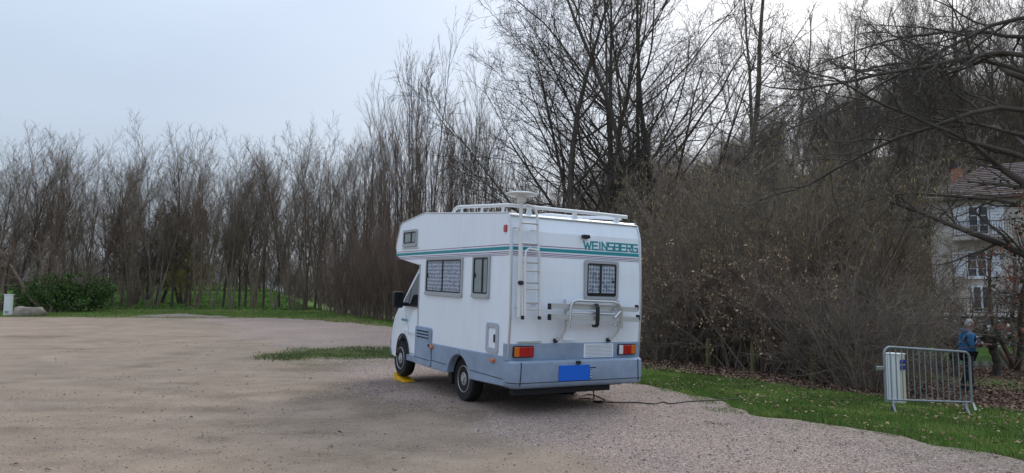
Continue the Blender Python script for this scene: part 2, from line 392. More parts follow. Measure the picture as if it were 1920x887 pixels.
# ---- stream
V = []; Q = []
for k, t in enumerate(np.linspace(0, 1, 60)):
    f = t * (len(STREAM) - 1); a = min(int(f), len(STREAM) - 2); p = STREAM[a] + (STREAM[a + 1] - STREAM[a]) * (f - a)
    d = STREAM[min(a + 1, len(STREAM) - 1)] - STREAM[a]; d = d / np.hypot(*d); nrm = np.array([d[1], -d[0]])
    for w in (-7, -2, 2, 7): q = p + nrm * w; V.append((q[0], q[1], WATER_Z))
    if k: Q += [[(k - 1) * 4 + e, (k - 1) * 4 + e + 1, k * 4 + e + 1, k * 4 + e] for e in range(3)]
wm = mat('water', (.03, .035, .03), rough=.08, bump=.12, bscale=6, spec=.5)
tag(link('stream', mesh_np('stream', V, Q), wm), kind='structure')

# sand heap at the far edge of the lot and a boulder
def heap(name, c, rx, ry, h, m, seed, n=26, sub=False):
    V = []; Q = []; nr = 9
    for a in range(nr + 1):
        for k in range(n):
            t = 2 * math.pi * k / n; r = a / nr
            w = 1 + .18 * math.sin(3 * t + seed) + .1 * math.sin(7 * t + seed * 2)
            x, y = c[0] + rx * r * w * math.cos(t), c[1] + ry * r * w * math.sin(t)
            V.append((x, y, r))
    V = np.array(V); r = V[:, 2].copy()
    V[:, 2] = ground_z(V[:, 0], V[:, 1]) - .06 + h * (1 - r ** 2) * (.75 + .5 * vnoise(V[:, 0] * 1.4, V[:, 1] * 1.4, seed)) + .05 * vnoise(V[:, 0] * 5, V[:, 1] * 5, seed + 1) * (r < .95)
    for a in range(nr):
        for k in range(n): Q.append((a * n + k, a * n + (k + 1) % n, (a + 1) * n + (k + 1) % n, (a + 1) * n + k))
    return link(name, mesh_np(name, V, Q), m)
p = spot(345, 37.6)
tag(heap('gravel_heap', p, 3.0, .8, .17, mat('heap_gravel', (.25, .20, .165), .95, var=.4, scale=9, bump=.8, bscale=40, coord='Object'), 3), 'low spread heap of greyish gravel at the far edge of the car park', 'gravel heap')

# ================================================================== the motorhome
def bodywork():
    m = bpy.data.materials.new('white_bodywork'); m.use_nodes = True; n, l = m.node_tree.nodes, m.node_tree.links
    b = n['Principled BSDF']; b.inputs['Roughness'].default_value = .3; b.inputs['Coat Weight'].default_value = .25; b.inputs['Coat Roughness'].default_value = .12
    tc = n.new('ShaderNodeTexCoord'); mp = n.new('ShaderNodeMapping'); mp.inputs['Scale'].default_value = (5, 5, .45); l.new(tc.outputs['Object'], mp.inputs[0])
    t = n.new('ShaderNodeTexNoise'); t.inputs['Scale'].default_value = 1.6; t.inputs['Detail'].default_value = 7; t.inputs['Roughness'].default_value = .65; l.new(mp.outputs[0], t.inputs['Vector'])
    t2 = n.new('ShaderNodeTexNoise'); t2.inputs['Scale'].default_value = 1.3; t2.inputs['Detail'].default_value = 5; l.new(tc.outputs['Object'], t2.inputs['Vector'])
    mu = n.new('ShaderNodeMath'); mu.operation = 'MULTIPLY'; l.new(t.outputs[0], mu.inputs[0]); l.new(t2.outputs[0], mu.inputs[1])
    r = n.new('ShaderNodeValToRGB'); r.color_ramp.elements[0].position = .22; r.color_ramp.elements[0].color = (.83, .89, .97, 1); r.color_ramp.elements[1].position = .5; r.color_ramp.elements[1].color = (.74, .78, .84, 1)
    l.new(mu.outputs[0], r.inputs[0]); l.new(r.outputs[0], b.inputs['Base Color'])
    bp = n.new('ShaderNodeBump'); bp.inputs['Strength'].default_value = .05; bp.inputs['Distance'].default_value = .02; l.new(t2.outputs[0], bp.inputs['Height']); l.new(bp.outputs[0], b.inputs['Normal'])
    return m
white = bodywork()
skirt = mat('blue_grey_plastic', (.265, .34, .45), .5, var=.16, scale=2.5)
alu = mat('brushed_aluminium', (.62, .63, .64), .35, metal=.85)
rail_alu = mat('ribbed_alu_rail', (.52, .53, .54), .3, metal=.25)
chrome_tube = mat('polished_tube', (.60, .61, .62), .3, metal=.75)
wtube = mat('white_painted_tube', (.74, .75, .76), .4)
blk = mat('black_plastic', (.016, .016, .018), .5)
rubber = mat('tyre_rubber', (.018, .018, .019), .85, var=.3, scale=20)
dark = mat('dark_underbody', (.012, .012, .013), .8)
greyfr = mat('grey_window_frame', (.38, .40, .42), .42)
red_l = mat('red_lens', (.42, .012, .015), .18, coat=.6)
amber = mat('amber_lens', (.62, .15, .015), .2, coat=.6)
clear = mat('clear_lens', (.72, .70, .70), .15, coat=.6)
teal = mat('teal_stripe', (.012, .26, .30), .4)
plum = mat('plum_stripe', (.20, .085, .17), .45)
rimm = mat('silver_wheel', (.42, .42, .43), .45, metal=.4, var=.15, scale=12)
plate_b = mat('blue_plate', (.003, .125, .64), .5)
hatchm = mat('grey_hatch_frame', (.42, .45, .52), .45)
def glass_mat():
    m = bpy.data.materials.new('window_glass'); m.use_nodes = True; n, l = m.node_tree.nodes, m.node_tree.links
    n.remove(n['Principled BSDF']); o = n['Material Output']
    t = n.new('ShaderNodeBsdfTransparent'); t.inputs[0].default_value = (.93, .95, .97, 1)
    g = n.new('ShaderNodeBsdfGlossy'); g.inputs['Roughness'].default_value = .03
    lw = n.new('ShaderNodeLayerWeight'); lw.inputs[0].default_value = .18; fr = n.new('ShaderNodeMath'); fr.operation = 'MULTIPLY'; fr.inputs[1].default_value = .9; l.new(lw.outputs['Fresnel'], fr.inputs[0])
    x = n.new('ShaderNodeMixShader'); l.new(fr.outputs[0], x.inputs[0]); l.new(t.outputs[0], x.inputs[1]); l.new(g.outputs[0], x.inputs[2]); l.new(x.outputs[0], o.inputs[0])
    return m
glass = glass_mat()
darkglass = mat('dark_cab_glass', (.015, .018, .02), .04, spec=.6)
def lace_mat():
    m = bpy.data.materials.new('lace_curtain'); m.use_nodes = True; n, l = m.node_tree.nodes, m.node_tree.links
    b = n['Principled BSDF']; b.inputs['Roughness'].default_value = .9
    tc = n.new('ShaderNodeTexCoord'); mp = n.new('ShaderNodeMapping'); l.new(tc.outputs['Generated'], mp.inputs[0]); mp.inputs['Scale'].default_value = (1, 1, 1)
    v = n.new('ShaderNodeTexNoise'); v.inputs['Scale'].default_value = 16; v.inputs['Detail'].default_value = 3; l.new(tc.outputs['Object'], v.inputs['Vector'])
    w = n.new('ShaderNodeTexWave'); w.bands_direction = 'Z'; w.inputs['Scale'].default_value = 5.2; w.inputs['Distortion'].default_value = 1.5; l.new(tc.outputs['Object'], w.inputs['Vector'])
    w2 = n.new('ShaderNodeTexWave'); w2.bands_direction = 'X'; w2.inputs['Scale'].default_value = 6.5; w2.inputs['Distortion'].default_value = 2.5; w2.inputs['Detail Scale'].default_value = 3; sx = n.new('ShaderNodeSeparateXYZ'); ad = n.new('ShaderNodeMath'); cx = n.new('ShaderNodeCombineXYZ'); l.new(tc.outputs['Object'], sx.inputs[0]); l.new(sx.outputs[0], ad.inputs[0]); l.new(sx.outputs[1], ad.inputs[1]); l.new(ad.outputs[0], cx.inputs[0]); l.new(sx.outputs[2], cx.inputs[2]); l.new(cx.outputs[0], w2.inputs['Vector'])
    a = n.new('ShaderNodeMath'); a.operation = 'MAXIMUM'; l.new(w.outputs['Fac'], a.inputs[0]); l.new(w2.outputs['Fac'], a.inputs[1])
    s = n.new('ShaderNodeMath'); s.operation = 'MULTIPLY'; l.new(a.outputs[0], s.inputs[0]); l.new(v.outputs[0], s.inputs[1])
    r = n.new('ShaderNodeValToRGB'); r.color_ramp.elements[0].position = .22; r.color_ramp.elements[0].color = (.20, .235, .31, 1); r.color_ramp.elements[1].position = .46; r.color_ramp.elements[1].color = (.66, .70, .78, 1)
    l.new(s.outputs[0], r.inputs[0]); l.new(r.outputs[0], b.inputs['Base Color'])
    return m
lace = lace_mat()
plain_curtain = mat('pale_curtain', (.42, .47, .46), .9, var=.12, scale=5)

VYAW, VPITCH, VROLL = R(29.486), R(1.746), R(.871)
vf = Vector((-math.sin(VYAW) * math.cos(VPITCH), math.cos(VYAW) * math.cos(VPITCH), math.sin(VPITCH)))
vl0 = Vector((-math.cos(VYAW), -math.sin(VYAW), 0)); vu0 = vf.cross(vl0)
vl = vl0 * math.cos(VROLL) + vu0 * math.sin(VROLL); vu = vf.cross(vl)
VM = Matrix(((vf.x, vl.x, vu.x, .12), (vf.y, vl.y, vu.y, 11.212), (vf.z, vl.z, vu.z, 0.012), (0, 0, 0, 1)))
van = empty('motorhome', label='white alcove motorhome with grey skirts and teal stripe parked on the gravel', cat='motorhome')
van.matrix_world = VM
HW = 1.115
REAR = [(.80, -1.565), (1.0, -1.585), (1.40, -1.605), (2.0, -1.59), (2.54, -1.555), (2.76, -1.475)]       # z, x of the bowed tail
def rx(z): return float(np.interp(z, [a for a, _ in REAR], [b for _, b in REAR]))
prof = [(x, z) for z, x in REAR] + [(-1.42, 2.785), (.1, 2.885), (1.5, 2.985), (1.62, 2.985), (2.64, 2.875), (2.72, 2.83), (2.88, 2.50), (2.905, 2.40), (2.88, 2.27), (2.70, 2.205), (1.64, 2.07), (1.68, .76), (-1.50, .76)]
body = MB().prism(prof, 'y', -HW, HW).build('living_body', white, van, bevel=.022, seg=3)
# aluminium edge mouldings of the tail and the roof edge
for sy in (1, -1):
    MB().tube([(rx(z) - .004, sy * (HW - .002), z) for z in (.84, 1.0, 1.4, 2.0, 2.54, 2.74)], .016, 6).build('corner_moulding', alu, van, smooth=True)
    MB().tube([(x, sy * (HW - .004), z) for x, z in ((-1.45, 2.782), (.1, 2.885), (1.55, 2.987), (2.64, 2.878), (2.715, 2.835), (2.885, 2.5), (2.908, 2.40))], .013, 6).build('roof_edge_moulding', alu, van, smooth=True)
    MB().box(1.625, sy * HW, .8, 1.665, sy * (HW + .006), 2.10).build('cab_joint_moulding', greyfr, van)
MB().tube([(rx(2.74) - .012, y, 2.745) for y in (1.1, 0, -1.1)], .012, 6).build('rear_roof_moulding', alu, van, smooth=True)
# stripes, side and tail
def strip(z0, z1, m, y=.003):
    for sy in (1, -1):
        MB().prism([(-1.53, z0), (2.875, z0 - .012), (2.892, z1 - .012), (-1.53, z1)], 'y', sy * (HW + .0005), sy * (HW + y)).build('side_stripe', m, van)
    MB().add([(rx(z) - d, y_, z) for d in (.001, .001 + y) for y_ in (1.085, -1.085) for z in (z0, z1)],
             [(0, 1, 3, 2), (4, 6, 7, 5), (0, 4, 5, 1), (2, 3, 7, 6), (0, 2, 6, 4), (1, 5, 7, 3)]).build('rear_stripe', m, van)
strip(2.273, 2.319, teal); strip(2.340, 2.349, plum); strip(2.240, 2.250, plum); strip(2.218, 2.226, plum); strip(2.198, 2.204, plum)

def side_window(x0, z0, x1, z1, div, cur, name='side_window', latch=True, fr=.045):
    w = MB().ring(rrect(x0, z0, x1, z1, .04), rrect(x0 + fr, z0 + fr + .02, x1 - fr, z1 - fr, .03), 'y', HW - .002, HW + .026).build(name, greyfr, van, bevel=.004)
    MB().prism(rrect(x0 + .02, z0 + .03, x1 - .02, z1 - .02, .03), 'y', HW - .01, HW + .003).build('dark_backing', blk, w)
    a = x0 + fr + .004; b = x1 - fr - .004; n = 28
    vs = [(a + (b - a) * k / n, HW + .0075 + .003 * math.sin(k * 1.9), z) for k in range(n + 1) for z in (z0 + fr + .03, z1 - fr - .008)]
    me_ = MB().add(vs, [(2 * k, 2 * k + 2, 2 * k + 3, 2 * k + 1) for k in range(n)]).build('curtain', cur, w, smooth=True)
    MB().box(div - .016, HW + .012, z0 + .06, div + .016, HW + .022, z1 - .045).build('centre_bar', blk, w)
    MB().ring(rrect(x0 + fr - .002, z0 + fr + .018, x1 - fr + .002, z1 - fr + .002, .03), rrect(x0 + fr + .018, z0 + fr + .04, x1 - fr - .018, z1 - fr - .018, .02), 'y', HW + .012, HW + .0255).build('seal', blk, w)
    MB().add([(x0 + fr, HW + .016, z0 + fr + .02), (x1 - fr, HW + .016, z0 + fr + .02), (x1 - fr, HW + .016, z1 - fr), (x0 + fr, HW + .016, z1 - fr)], [(3, 2, 1, 0)]).build('pane', glass, w)
    MB().box(x0 + .005, HW + .02, z0 + .005, x1 - .005, HW + .036, z0 + .045).build('sill', greyfr, w)
    if latch: MB().box(x1 - fr - .06, HW + .018, (z0 + z1) / 2 - .02, x1 - fr - .03, HW + .035, (z0 + z1) / 2 + .05).build('latch', blk, w)
    return w
side_window(-.11, 1.575, 1.345, 2.205, .64, lace)
side_window(-1.005, 1.59, -.455, 2.22, -.78, plain_curtain)
side_window(1.825, 2.415, 2.505, 2.73, 2.10, plain_curtain, latch=False)
MB().box(1.75, HW, 2.385, 2.56, HW + .02, 2.398).build('alcove_window_drip_rail', alu, van)
# tail window
def rear_window():
    y0, y1, z0, z1 = -.68, -.075, 1.625, 2.185; fr = .045; X = rx(1.9)
    w = MB().ring(rrect(y0, z0, y1, z1, .04), rrect(y0 + fr, z0 + fr, y1 - fr, z1 - fr, .03), 'x', X - .03, X + .012).build('rear_window', greyfr, van, bevel=.004)
    MB().prism(rrect(y0 + .02, z0 + .02, y1 - .02, z1 - .02, .03), 'x', X - .010, X + .01).build('dark_backing', blk, w)
    n = 20; a, b = y0 + fr, y1 - fr
    MB().add([(X - .014 - .003 * math.sin(k * 1.7), a + (b - a) * k / n, z) for k in range(n + 1) for z in (z0 + fr + .05, z1 - fr)],
             [(2 * k, 2 * k + 2, 2 * k + 3, 2 * k + 1) for k in range(n)]).build('curtain', lace, w, smooth=True)
    m_ = -.36
    MB().box(X - .024, m_ - .017, z0 + fr, X - .019, m_ + .017, z1 - fr).build('centre_bar', blk, w)
    MB().ring(rrect(y0 + fr - .002, z0 + fr - .002, y1 - fr + .002, z1 - fr + .002, .03), rrect(y0 + fr + .02, z0 + fr + .02, y1 - fr - .02, z1 - fr - .02, .02), 'x', X - .0285, X - .018).build('seal', blk, w)
    MB().add([(X - .0215, y0 + fr, z0 + fr), (X - .0215, y1 - fr, z0 + fr), (X - .0215, y1 - fr, z1 - fr), (X - .0215, y0 + fr, z1 - fr)], [(3, 2, 1, 0)]).build('pane', glass, w)
    MB().box(X - .04, y0 + fr + .01, 1.88, X - .026, y0 + fr + .07, 1.90).build('latch', blk, w)
rear_window()
# WEINSBERG lettering on the tail and the small one on the cab
GL = {'W': [((0, 1), (.25, 0)), ((.25, 0), (.5, .75)), ((.5, .75), (.75, 0)), ((.75, 0), (1, 1))], 'E': [((1, 1), (0, 1)), ((0, 1), (0, 0)), ((0, 0), (1, 0)), ((0, .5), (.9, .5))],
      'I': [((.5, 1), (.5, 0))], 'N': [((0, 0), (0, 1)), ((0, 1), (1, 0)), ((1, 0), (1, 1))], 'S': [((1, 1), (0, 1)), ((0, 1), (0, .5)), ((0, .5), (1, .5)), ((1, .5), (1, 0)), ((1, 0), (0, 0))],
      'B': [((0, 0), (0, 1)), ((0, 1), (1, 1)), ((1, 1), (1, .5)), ((0, .5), (1, .5)), ((1, .5), (1, 0)), ((1, 0), (0, 0))], 'R': [((0, 0), (0, 1)), ((0, 1), (1, 1)), ((1, 1), (1, .5)), ((1, .5), (0, .5)), ((.4, .5), (1, 0))],
      'G': [((1, 1), (0, 1)), ((0, 1), (0, 0)), ((0, 0), (1, 0)), ((1, 0), (1, .5)), ((1, .5), (.45, .5))]}
def lettering(word, W, H, w, place, parent, name, m):
    wid = {'W': 1.5, 'I': .35}; tot = sum(wid.get(c, 1.) + .32 for c in word) - .32; u = W / tot; x = 0
    root = None
    for c in word:
        mb = MB(); cw = wid.get(c, 1.) * u
        for k, (a, b) in enumerate(GL[c]):
            p = Vector((x + a[0] * cw, a[1] * H)); q = Vector((x + b[0] * cw, b[1] * H)); d = (q - p).normalized(); nn = Vector((-d.y, d.x)) * w / 2
            p, q = p - d * w / 2, q + d * w / 2; t = .003 + k * .0004
            pts = [p + nn, q + nn, q - nn, p - nn]
            mb.add([place(pt.x, pt.y, 0) for pt in pts] + [place(pt.x, pt.y, t) for pt in pts], [(0, 1, 2, 3), (7, 6, 5, 4), (0, 4, 5, 1), (1, 5, 6, 2), (2, 6, 7, 3), (3, 7, 4, 0)])
        mb.build(name, m, parent); x += cw + .32 * u
lettering('WEINSBERG', .98, .108, .022, lambda a, b, t: (rx(2.345 + b) - .002 - t, -.08 - a, 2.345 + b - a * .0), van, 'letter', teal)
# reversing camera, marker lamp, orange reflectors
MB().prism([(-.03, 2.50), (-.04, 2.545), (-.14, 2.545), (-.155, 2.50), (-.11, 2.485)], 'x', rx(2.5) - .075, rx(2.5)).build('reversing_camera', blk, van, bevel=.012)
MB().box(-1.45, HW, 2.515, -1.375, HW + .022, 2.615).build('marker_lamp', red_l, van, bevel=.008)
for x, z in ((.945, .735), (-1.19, .755)):
    MB().box(x - .055, HW + .005, z - .025, x + .055, HW + .042, z + .025).build('side_reflector', amber, van, bevel=.012)
# ---- grey skirts with the wheel arch
def arch(cx, cz, r, a0, a1, n=12): return [(cx + r * math.cos(R(a0 + (a1 - a0) * k / n)), cz + r * 1.0 * math.sin(R(a0 + (a1 - a0) * k / n))) for k in range(n + 1)]
AX, AZ, AR = -.06, .31, .40
for sy in (1, -1):
    yo, yi = sy * 1.128, sy * 1.0
    front = [(.965, .795), (-.085, .812)] + [p for p in arch(AX, AZ, AR, 93.5, 12)] + [(.42, .385), (.965, .378)]
    back = [(-.095, .812), (-1.50, .845), (-1.50, .44), (-.52, .40)] + [p for p in arch(AX, AZ, AR, 168, 95)]
    MB().prism(front, 'y', yi, yo).build('side_skirt', skirt, van, bevel=.018)
    MB().prism(back, 'y', yi, yo).build('side_skirt', skirt, van, bevel=.018)
    MB().tube([(x, sy * 1.1285, .512) for x in (.95, .6, .36)], .005, 5).build('skirt_crease', dark, van)
    MB().tube([(x, sy * 1.1285, .535) for x in (-.48, -1.0, -1.5)], .005, 5).build('skirt_crease', dark, van)
    # louvred locker door
    d = MB().prism(rrect(.985, .385, 1.70, 1.035, .06), 'y', yi, sy * 1.142).build('locker_door', skirt, van, bevel=.012)
    for k in range(3): MB().prism([(1.10, .845 + k * .052), (1.61, .845 + k * .052), (1.61, .862 + k * .052), (1.10, .862 + k * .052)], 'y', sy * 1.14, sy * 1.1445).build('louvre_slot', dark, d)
    for k in range(3): MB().box(1.09, sy * 1.14, .868 + k * .052, 1.62, sy * 1.158, .886 + k * .052).build('louvre_blade', skirt, d, bevel=.004)
    MB().lathe([(.022, 0), (.022, sy * .02)], (1.06, sy * 1.138, .745), 'y', 12).build('locker_lock', blk, d)
    MB().tube([(x, sy * 1.1425, .50) for x in (1.0, 1.35, 1.69)], .005, 5).build('skirt_crease', dark, d)
MB().ring(rrect(-1.315, .85, -.955, 1.268, .05), rrect(-1.245, .925, -1.02, 1.195, .02), 'y', HW - .002, HW + .022).build('service_hatch_frame', hatchm, van, bevel=.008)
h_ = MB().box(-1.245, HW - .01, .925, -1.02, HW + .006, 1.195).build('service_hatch_door', white, van)
MB().prism(rrect(-1.235, 1.0, -1.18, 1.11, .02), 'y', HW + .006, HW + .016).build('hatch_lock', blk, h_)
# ---- tail band, bumper, lamps
MB().prism([(rx(.82) - .02, .78), (rx(1.0) - .018, 1.015), (-1.45, 1.015), (-1.45, .78)], 'y', -1.125, 1.125).build('lamp_band', skirt, van, bevel=.014)
def bumper_plan(e):
    out = []
    for cx, cy, a in ((-1.57, 1.13 - .13, 90), (-1.57, -1.13 + .13, 180)):
        for k in range(7):
            t = R(a + 90 * k / 6); out.append((cx + (.15 + e) * math.cos(t), cy + (.13 + e) * math.sin(t)))
    return [(-1.42, 1.13 + e)] + out + [(-1.42, -1.13 - e)]
vs = []; lv = [(.425, -.05), (.455, -.012), (.50, 0), (.70, .0), (.765, -.004), (.79, -.03)]
for z, e in lv: vs += [(x, y, z) for x, y in bumper_plan(e)]
nb_ = len(bumper_plan(0))
fs = [(i_ * nb_ + k, i_ * nb_ + k + 1, (i_ + 1) * nb_ + k + 1, (i_ + 1) * nb_ + k) for i_ in range(len(lv) - 1) for k in range(nb_ - 1)] + [tuple(range(nb_)), tuple(range((len(lv) - 1) * nb_, len(lv) * nb_))]
bmp = MB().add(vs, fs).build('rear_bumper', skirt, van, smooth=True)
for z in (.505, ): MB().tube([(x - .001, y * 1.0008, z) for x, y in bumper_plan(0)[1:-1]], .005, 5).build('bumper_crease', dark, bmp)
for sy in (1, -1): MB().tube([(-1.722, sy * (.985), .778), (-1.7235, sy * .99, .6), (-1.7215, sy * 1.0, .47)], .006, 5).build('bumper_joint', dark, bmp)
pl = MB().box(-1.735, -.12, .51, -1.719, .394, .722).build('number_plate', plate_b, van, bevel=.006)
MB().box(-1.7335, -.152, .525, -1.7195, -.122, .65).build('plate_country_strip', mat('plate_strip', (.05, .10, .32), .5), pl)
for k in range(3): MB().box(-1.7355, -.146, .545 + k * .036, -1.7337, -.129, .563 + k * .036).build('plate_mark', wtube, pl)
MB().box(-1.724, -.23, .672, -1.719, -.125, .685).build('plate_lamp', blk, bmp)
MB().prism(rrect(.04, .732, .108, .779, .015), 'x', -1.745, -1.715).build('bumper_lock', blk, bmp)
for (a, b, kinds) in ((1.055, .733, (amber, red_l, red_l)), (-.70, -1.03, (clear, red_l, amber))):
    X = rx(.92) - .018
    L_ = MB().prism(rrect(b, .83, a, .985, .02), 'x', X - .018, X).build('tail_lamp', blk, van)
    wd = (a - b - .03); cut = (0, .27, .72, 1) if kinds[0] is amber else (0, .24, .74, 1)
    nm = {id(amber): 'amber_lens', id(red_l): 'red_lens', id(clear): 'clear_lens'}
    for k in range(3): MB().box(X - .04, a - .015 - wd * cut[k], .842, X - .014, a - .015 - wd * cut[k + 1] + .003, .973).build(nm[id(kinds[k])], kinds[k], L_, bevel=.008)
g_ = MB().box(rx(.9) - .034, -.62, .80, rx(.9) - .014, -.10, 1.0).build('vent_grille', white, van, bevel=.006)
for k in range(9): MB().box(rx(.9) - .036, -.595, .819 + k * .0195, rx(.9) - .0335, -.125, .826 + k * .0195).build('grille_slot', greyfr, g_)
v_ = MB().box(rx(1.43) - .02, -.61, 1.40, rx(1.43) + .02, -.16, 1.475).build('fridge_vent', white, van, bevel=.006)
for k in range(4): MB().box(rx(1.43) - .0215, -.59, 1.412 + k * .015, rx(1.43) - .0195, -.18, 1.418 + k * .015).build('vent_slot', greyfr, v_)
st_ = MB().box(rx(1.1) - .018, .06, 1.05, rx(1.1) + .01, .26, 1.14).build('socket_cover', white, van, bevel=.006)
MB().box(rx(1.07) - .035, .06, 1.05, rx(1.07) - .005, .26, 1.07).build('cover_lip', white, st_)
MB().box(rx(1.05) - .028, .62, 1.03, rx(1.05) - .005, .98, 1.045).build('rear_drip_rail', alu, van)
# ---- ladder with mast beside it
X0 = -1.70
lad = empty('ladder'); lad.parent = van
def rail_path(y, z0, zt): return [(X0, y, z0), (X0, y, zt)]
hoop = [(X0, .714, 1.38), (X0, .745, 2.0), (X0 + .02, .778, 2.70)] + [(X0 + .03 + .02 * math.sin(t), .853 + (-.07) * math.cos(t), 2.74 + .13 * math.sin(t)) for t in (0.2, .5, .9, 1.3)] + [(X0 + .04, .95, 2.875)]
MB().tube(hoop, .019, 8).build('rail', wtube, lad, smooth=True)
MB().tube([(X0, .978, 1.38), (X0 + .01, 1.01, 2.0), (X0 + .03, 1.045, 2.85)], .021, 8).build('rail', wtube, lad, smooth=True)
low = [(X0 - .035, .73, 1.39), (X0 - .035, .755, 2.16), (X0 - .035, .77, 2.24), (X0 - .035, .805, 2.28), (X0 - .035, .93, 2.29), (X0 - .035, .975, 2.26), (X0 - .035, .985, 2.16), (X0 - .035, .96, 1.39)]
MB().tube(low, .015, 8).build('folding_section', wtube, lad, smooth=True)
for z in (2.63, 2.355, 2.10, 1.83, 1.56): MB().tube([(X0 + .005, .725 + (z - 1.4) * .045, z), (X0 + .005, .98 + (z - 1.4) * .045, z + .005)], .013, 6).build('rung', chrome_tube, lad)
for z in (1.99, 1.75, 1.48): MB().tube([(X0 - .035, .735, z), (X0 - .035, .965, z)], .011, 6).build('rung', chrome_tube, lad)
for y, z in ((1.07, 2.52), (.80, 2.50), (1.04, 1.46), (.77, 1.5)): MB().tube([(rx(z) + .005, y, z + .05), (X0 + .02, y, z + .04), (X0 + .015, y - .03 * (1 if y > .9 else -1), z - .02)], .009, 6).build('bracket', alu, lad)
for y, z in ((.714, 1.375), (.978, 1.375)): MB().lathe([(.024, -.03), (.024, .02)], (X0, y, z), 'z', 8).build('rubber_foot', blk, lad)
MB().tube([(X0 - .01, 1.0, 1.83), (X0 - .02, 1.06, 1.83)], .028, 8).build('clamp', blk, lad)
# ---- antenna: mast and flying-saucer dish
ant = empty('antenna'); ant.parent = van
MB().tube([(X0 + .01, 1.035, 1.38), (X0 + .03, 1.035, 2.88)], .024, 10).build('mast', wtube, ant, smooth=True)
dish = MB().lathe([(.028, 0), (.032, .05), (.058, .06), (.07, .11), (.075, .135), (.19, .15), (.215, .165), (.212, .178), (.16, .192), (.0, .198)], (X0 + .03, 1.035, 2.85), 'z', 28).build('antenna_dish', wtube, ant, smooth=True)
# ---- roof rails
rl = empty('roof_rail'); rl.parent = van
zr = lambda x: 2.785 + (x + 1.42) * .0655
MB().tube([(.50, 1.06, zr(.5) - .02), (.42, 1.06, zr(.42) + .06), (.32, 1.06, zr(.32) + .095), (.2, 1.06, zr(.2) + .105), (-.6, 1.06, zr(-.6) + .105), (-1.30, 1.06, zr(-1.3) + .108), (-1.37, 1.03, zr(-1.37) + .108), (-1.40, .96, 2.892), (-1.40, .5, 2.892), (-1.40, -.3, 2.888), (-1.40, -.98, 2.88)], .026, 10).build('rail', wtube, rl, smooth=True)
MB().tube([(.5, -1.06, zr(.5) - .02), (.42, -1.06, zr(.42) + .06), (.3, -1.06, zr(.3) + .1), (-.5, -1.06, zr(-.5) + .095), (-1.15, -1.06, zr(-1.15) + .07)], .026, 8).build('rail', wtube, rl, smooth=True)
for x in (.14, -.55, -1.2):
    MB().tube([(x, 1.06, zr(x) - .01), (x, 1.06, zr(x) + .05), (x - .015, 1.06, zr(x) + .1)], [.032, .016, .024], 8).build('bracket', wtube, rl, smooth=True)
for y in (.75, -.02, -.78):
    MB().prism([(y - .055, 2.78), (y + .055, 2.78), (y + .03, 2.83), (y + .035, 2.88), (y - .035, 2.88), (y - .03, 2.83)], 'x', -1.425, -1.385).build('bracket', wtube, rl, bevel=.006)
MB().prism(rrect(-.9, -.55, -.3, .15, .08), 'z', 2.80, 2.895).build('roof_hatch', wtube, van, bevel=.03)
MB().prism(rrect(.5, -.35, 1.1, .35, .08), 'z', 2.90, 2.985).build('roof_hatch', wtube, van, bevel=.03)
# ---- bicycle carrier folded against the tail
bc = empty('bicycle_carrier'); bc.parent = van
XB = -1.78
for (z, dx, y1) in ((1.535, 0, .604), (1.393, -.03, .62)):
    MB().tube([(XB + dx, y1, z), (XB + dx, -.89, z - .04)], .047, 4).build('wheel_rail', rail_alu, bc)
    for y in (y1 + .004, -.894): MB().box(XB + dx - .034, y - .012, z - .05, XB + dx + .034, y + .012, z + .03).build('rail_end_cap', blk, bc, bevel=.006)
MB().tube([(XB - .07, .327, 1.25), (XB - .08, .312, 1.54), (XB - .075, .285, 1.59), (XB - .07, .213, 1.612), (XB - .07, -.40, 1.60), (XB - .075, -.50, 1.58), (XB - .08, -.56, 1.51), (XB - .07, -.565, 1.23)], .018, 8).build('hoop', chrome_tube, bc, smooth=True)
for (y, y2) in ((.286, .393), (-.64, -.517)):
    MB().tube([(-1.66, y, 1.62), (-1.69, y, 1.30), (-1.685, y, 1.20), (-1.665, y + (y2 - y) * .45, 1.11), (-1.635, y2, 1.055)], .019, 8).build('support_arm', chrome_tube, bc, smooth=True)
    MB().lathe([(.03, -.02), (.03, .025)], (-1.625, y2, 1.05), 'y', 8).build('arm_foot', blk, bc)
    MB().tube([(-1.69, y, 1.45), (XB, y, 1.50)], .016, 6).build('strut', chrome_tube, bc)
    MB().tube([(-1.69, y, 1.32), (XB, y, 1.355)], .016, 6).build('strut', chrome_tube, bc)
MB().tube([(-1.74, .29, 1.28), (-1.74, -.63, 1.272)], .014, 6).build('cross_bar', wtube, bc)
MB().tube([(XB - .07, -.42, 1.52), (XB - .05, -.56, 1.37), (XB - .06, -.46, 1.26)], .017, 6).build('clamp_arm', chrome_tube, bc, smooth=True)
MB().tube([(XB - .07, -.54, 1.47), (XB - .10, -.42, 1.38)], .016, 6).build('clamp_arm', chrome_tube, bc, smooth=True)
MB().add([(XB - d, y, z) for (d, z) in ((.07, 1.575), (.105, 1.53), (.112, 1.40), (.105, 1.28), (.06, 1.245)) for y in (-.09, -.15)],
         [(2 * k, 2 * k + 1, 2 * k + 3, 2 * k + 2) for k in range(4)]).build('strap', blk, bc).modifiers.new('s', 'SOLIDIFY').thickness = .012
MB().box(XB - .10, -.135, 1.25, XB - .05, -.06, 1.285).build('buckle', blk, bc, bevel=.006)
MB().tube([(XB - .05, .30, 1.575), (XB - .05, -.52, 1.555)], .014, 8).build('hoop_cross_bar', chrome_tube, bc, smooth=True)
MB().tube([(XB - .06, .30, 1.45), (XB - .06, -.55, 1.43)], .012, 8).build('hoop_cross_bar', chrome_tube, bc, smooth=True)
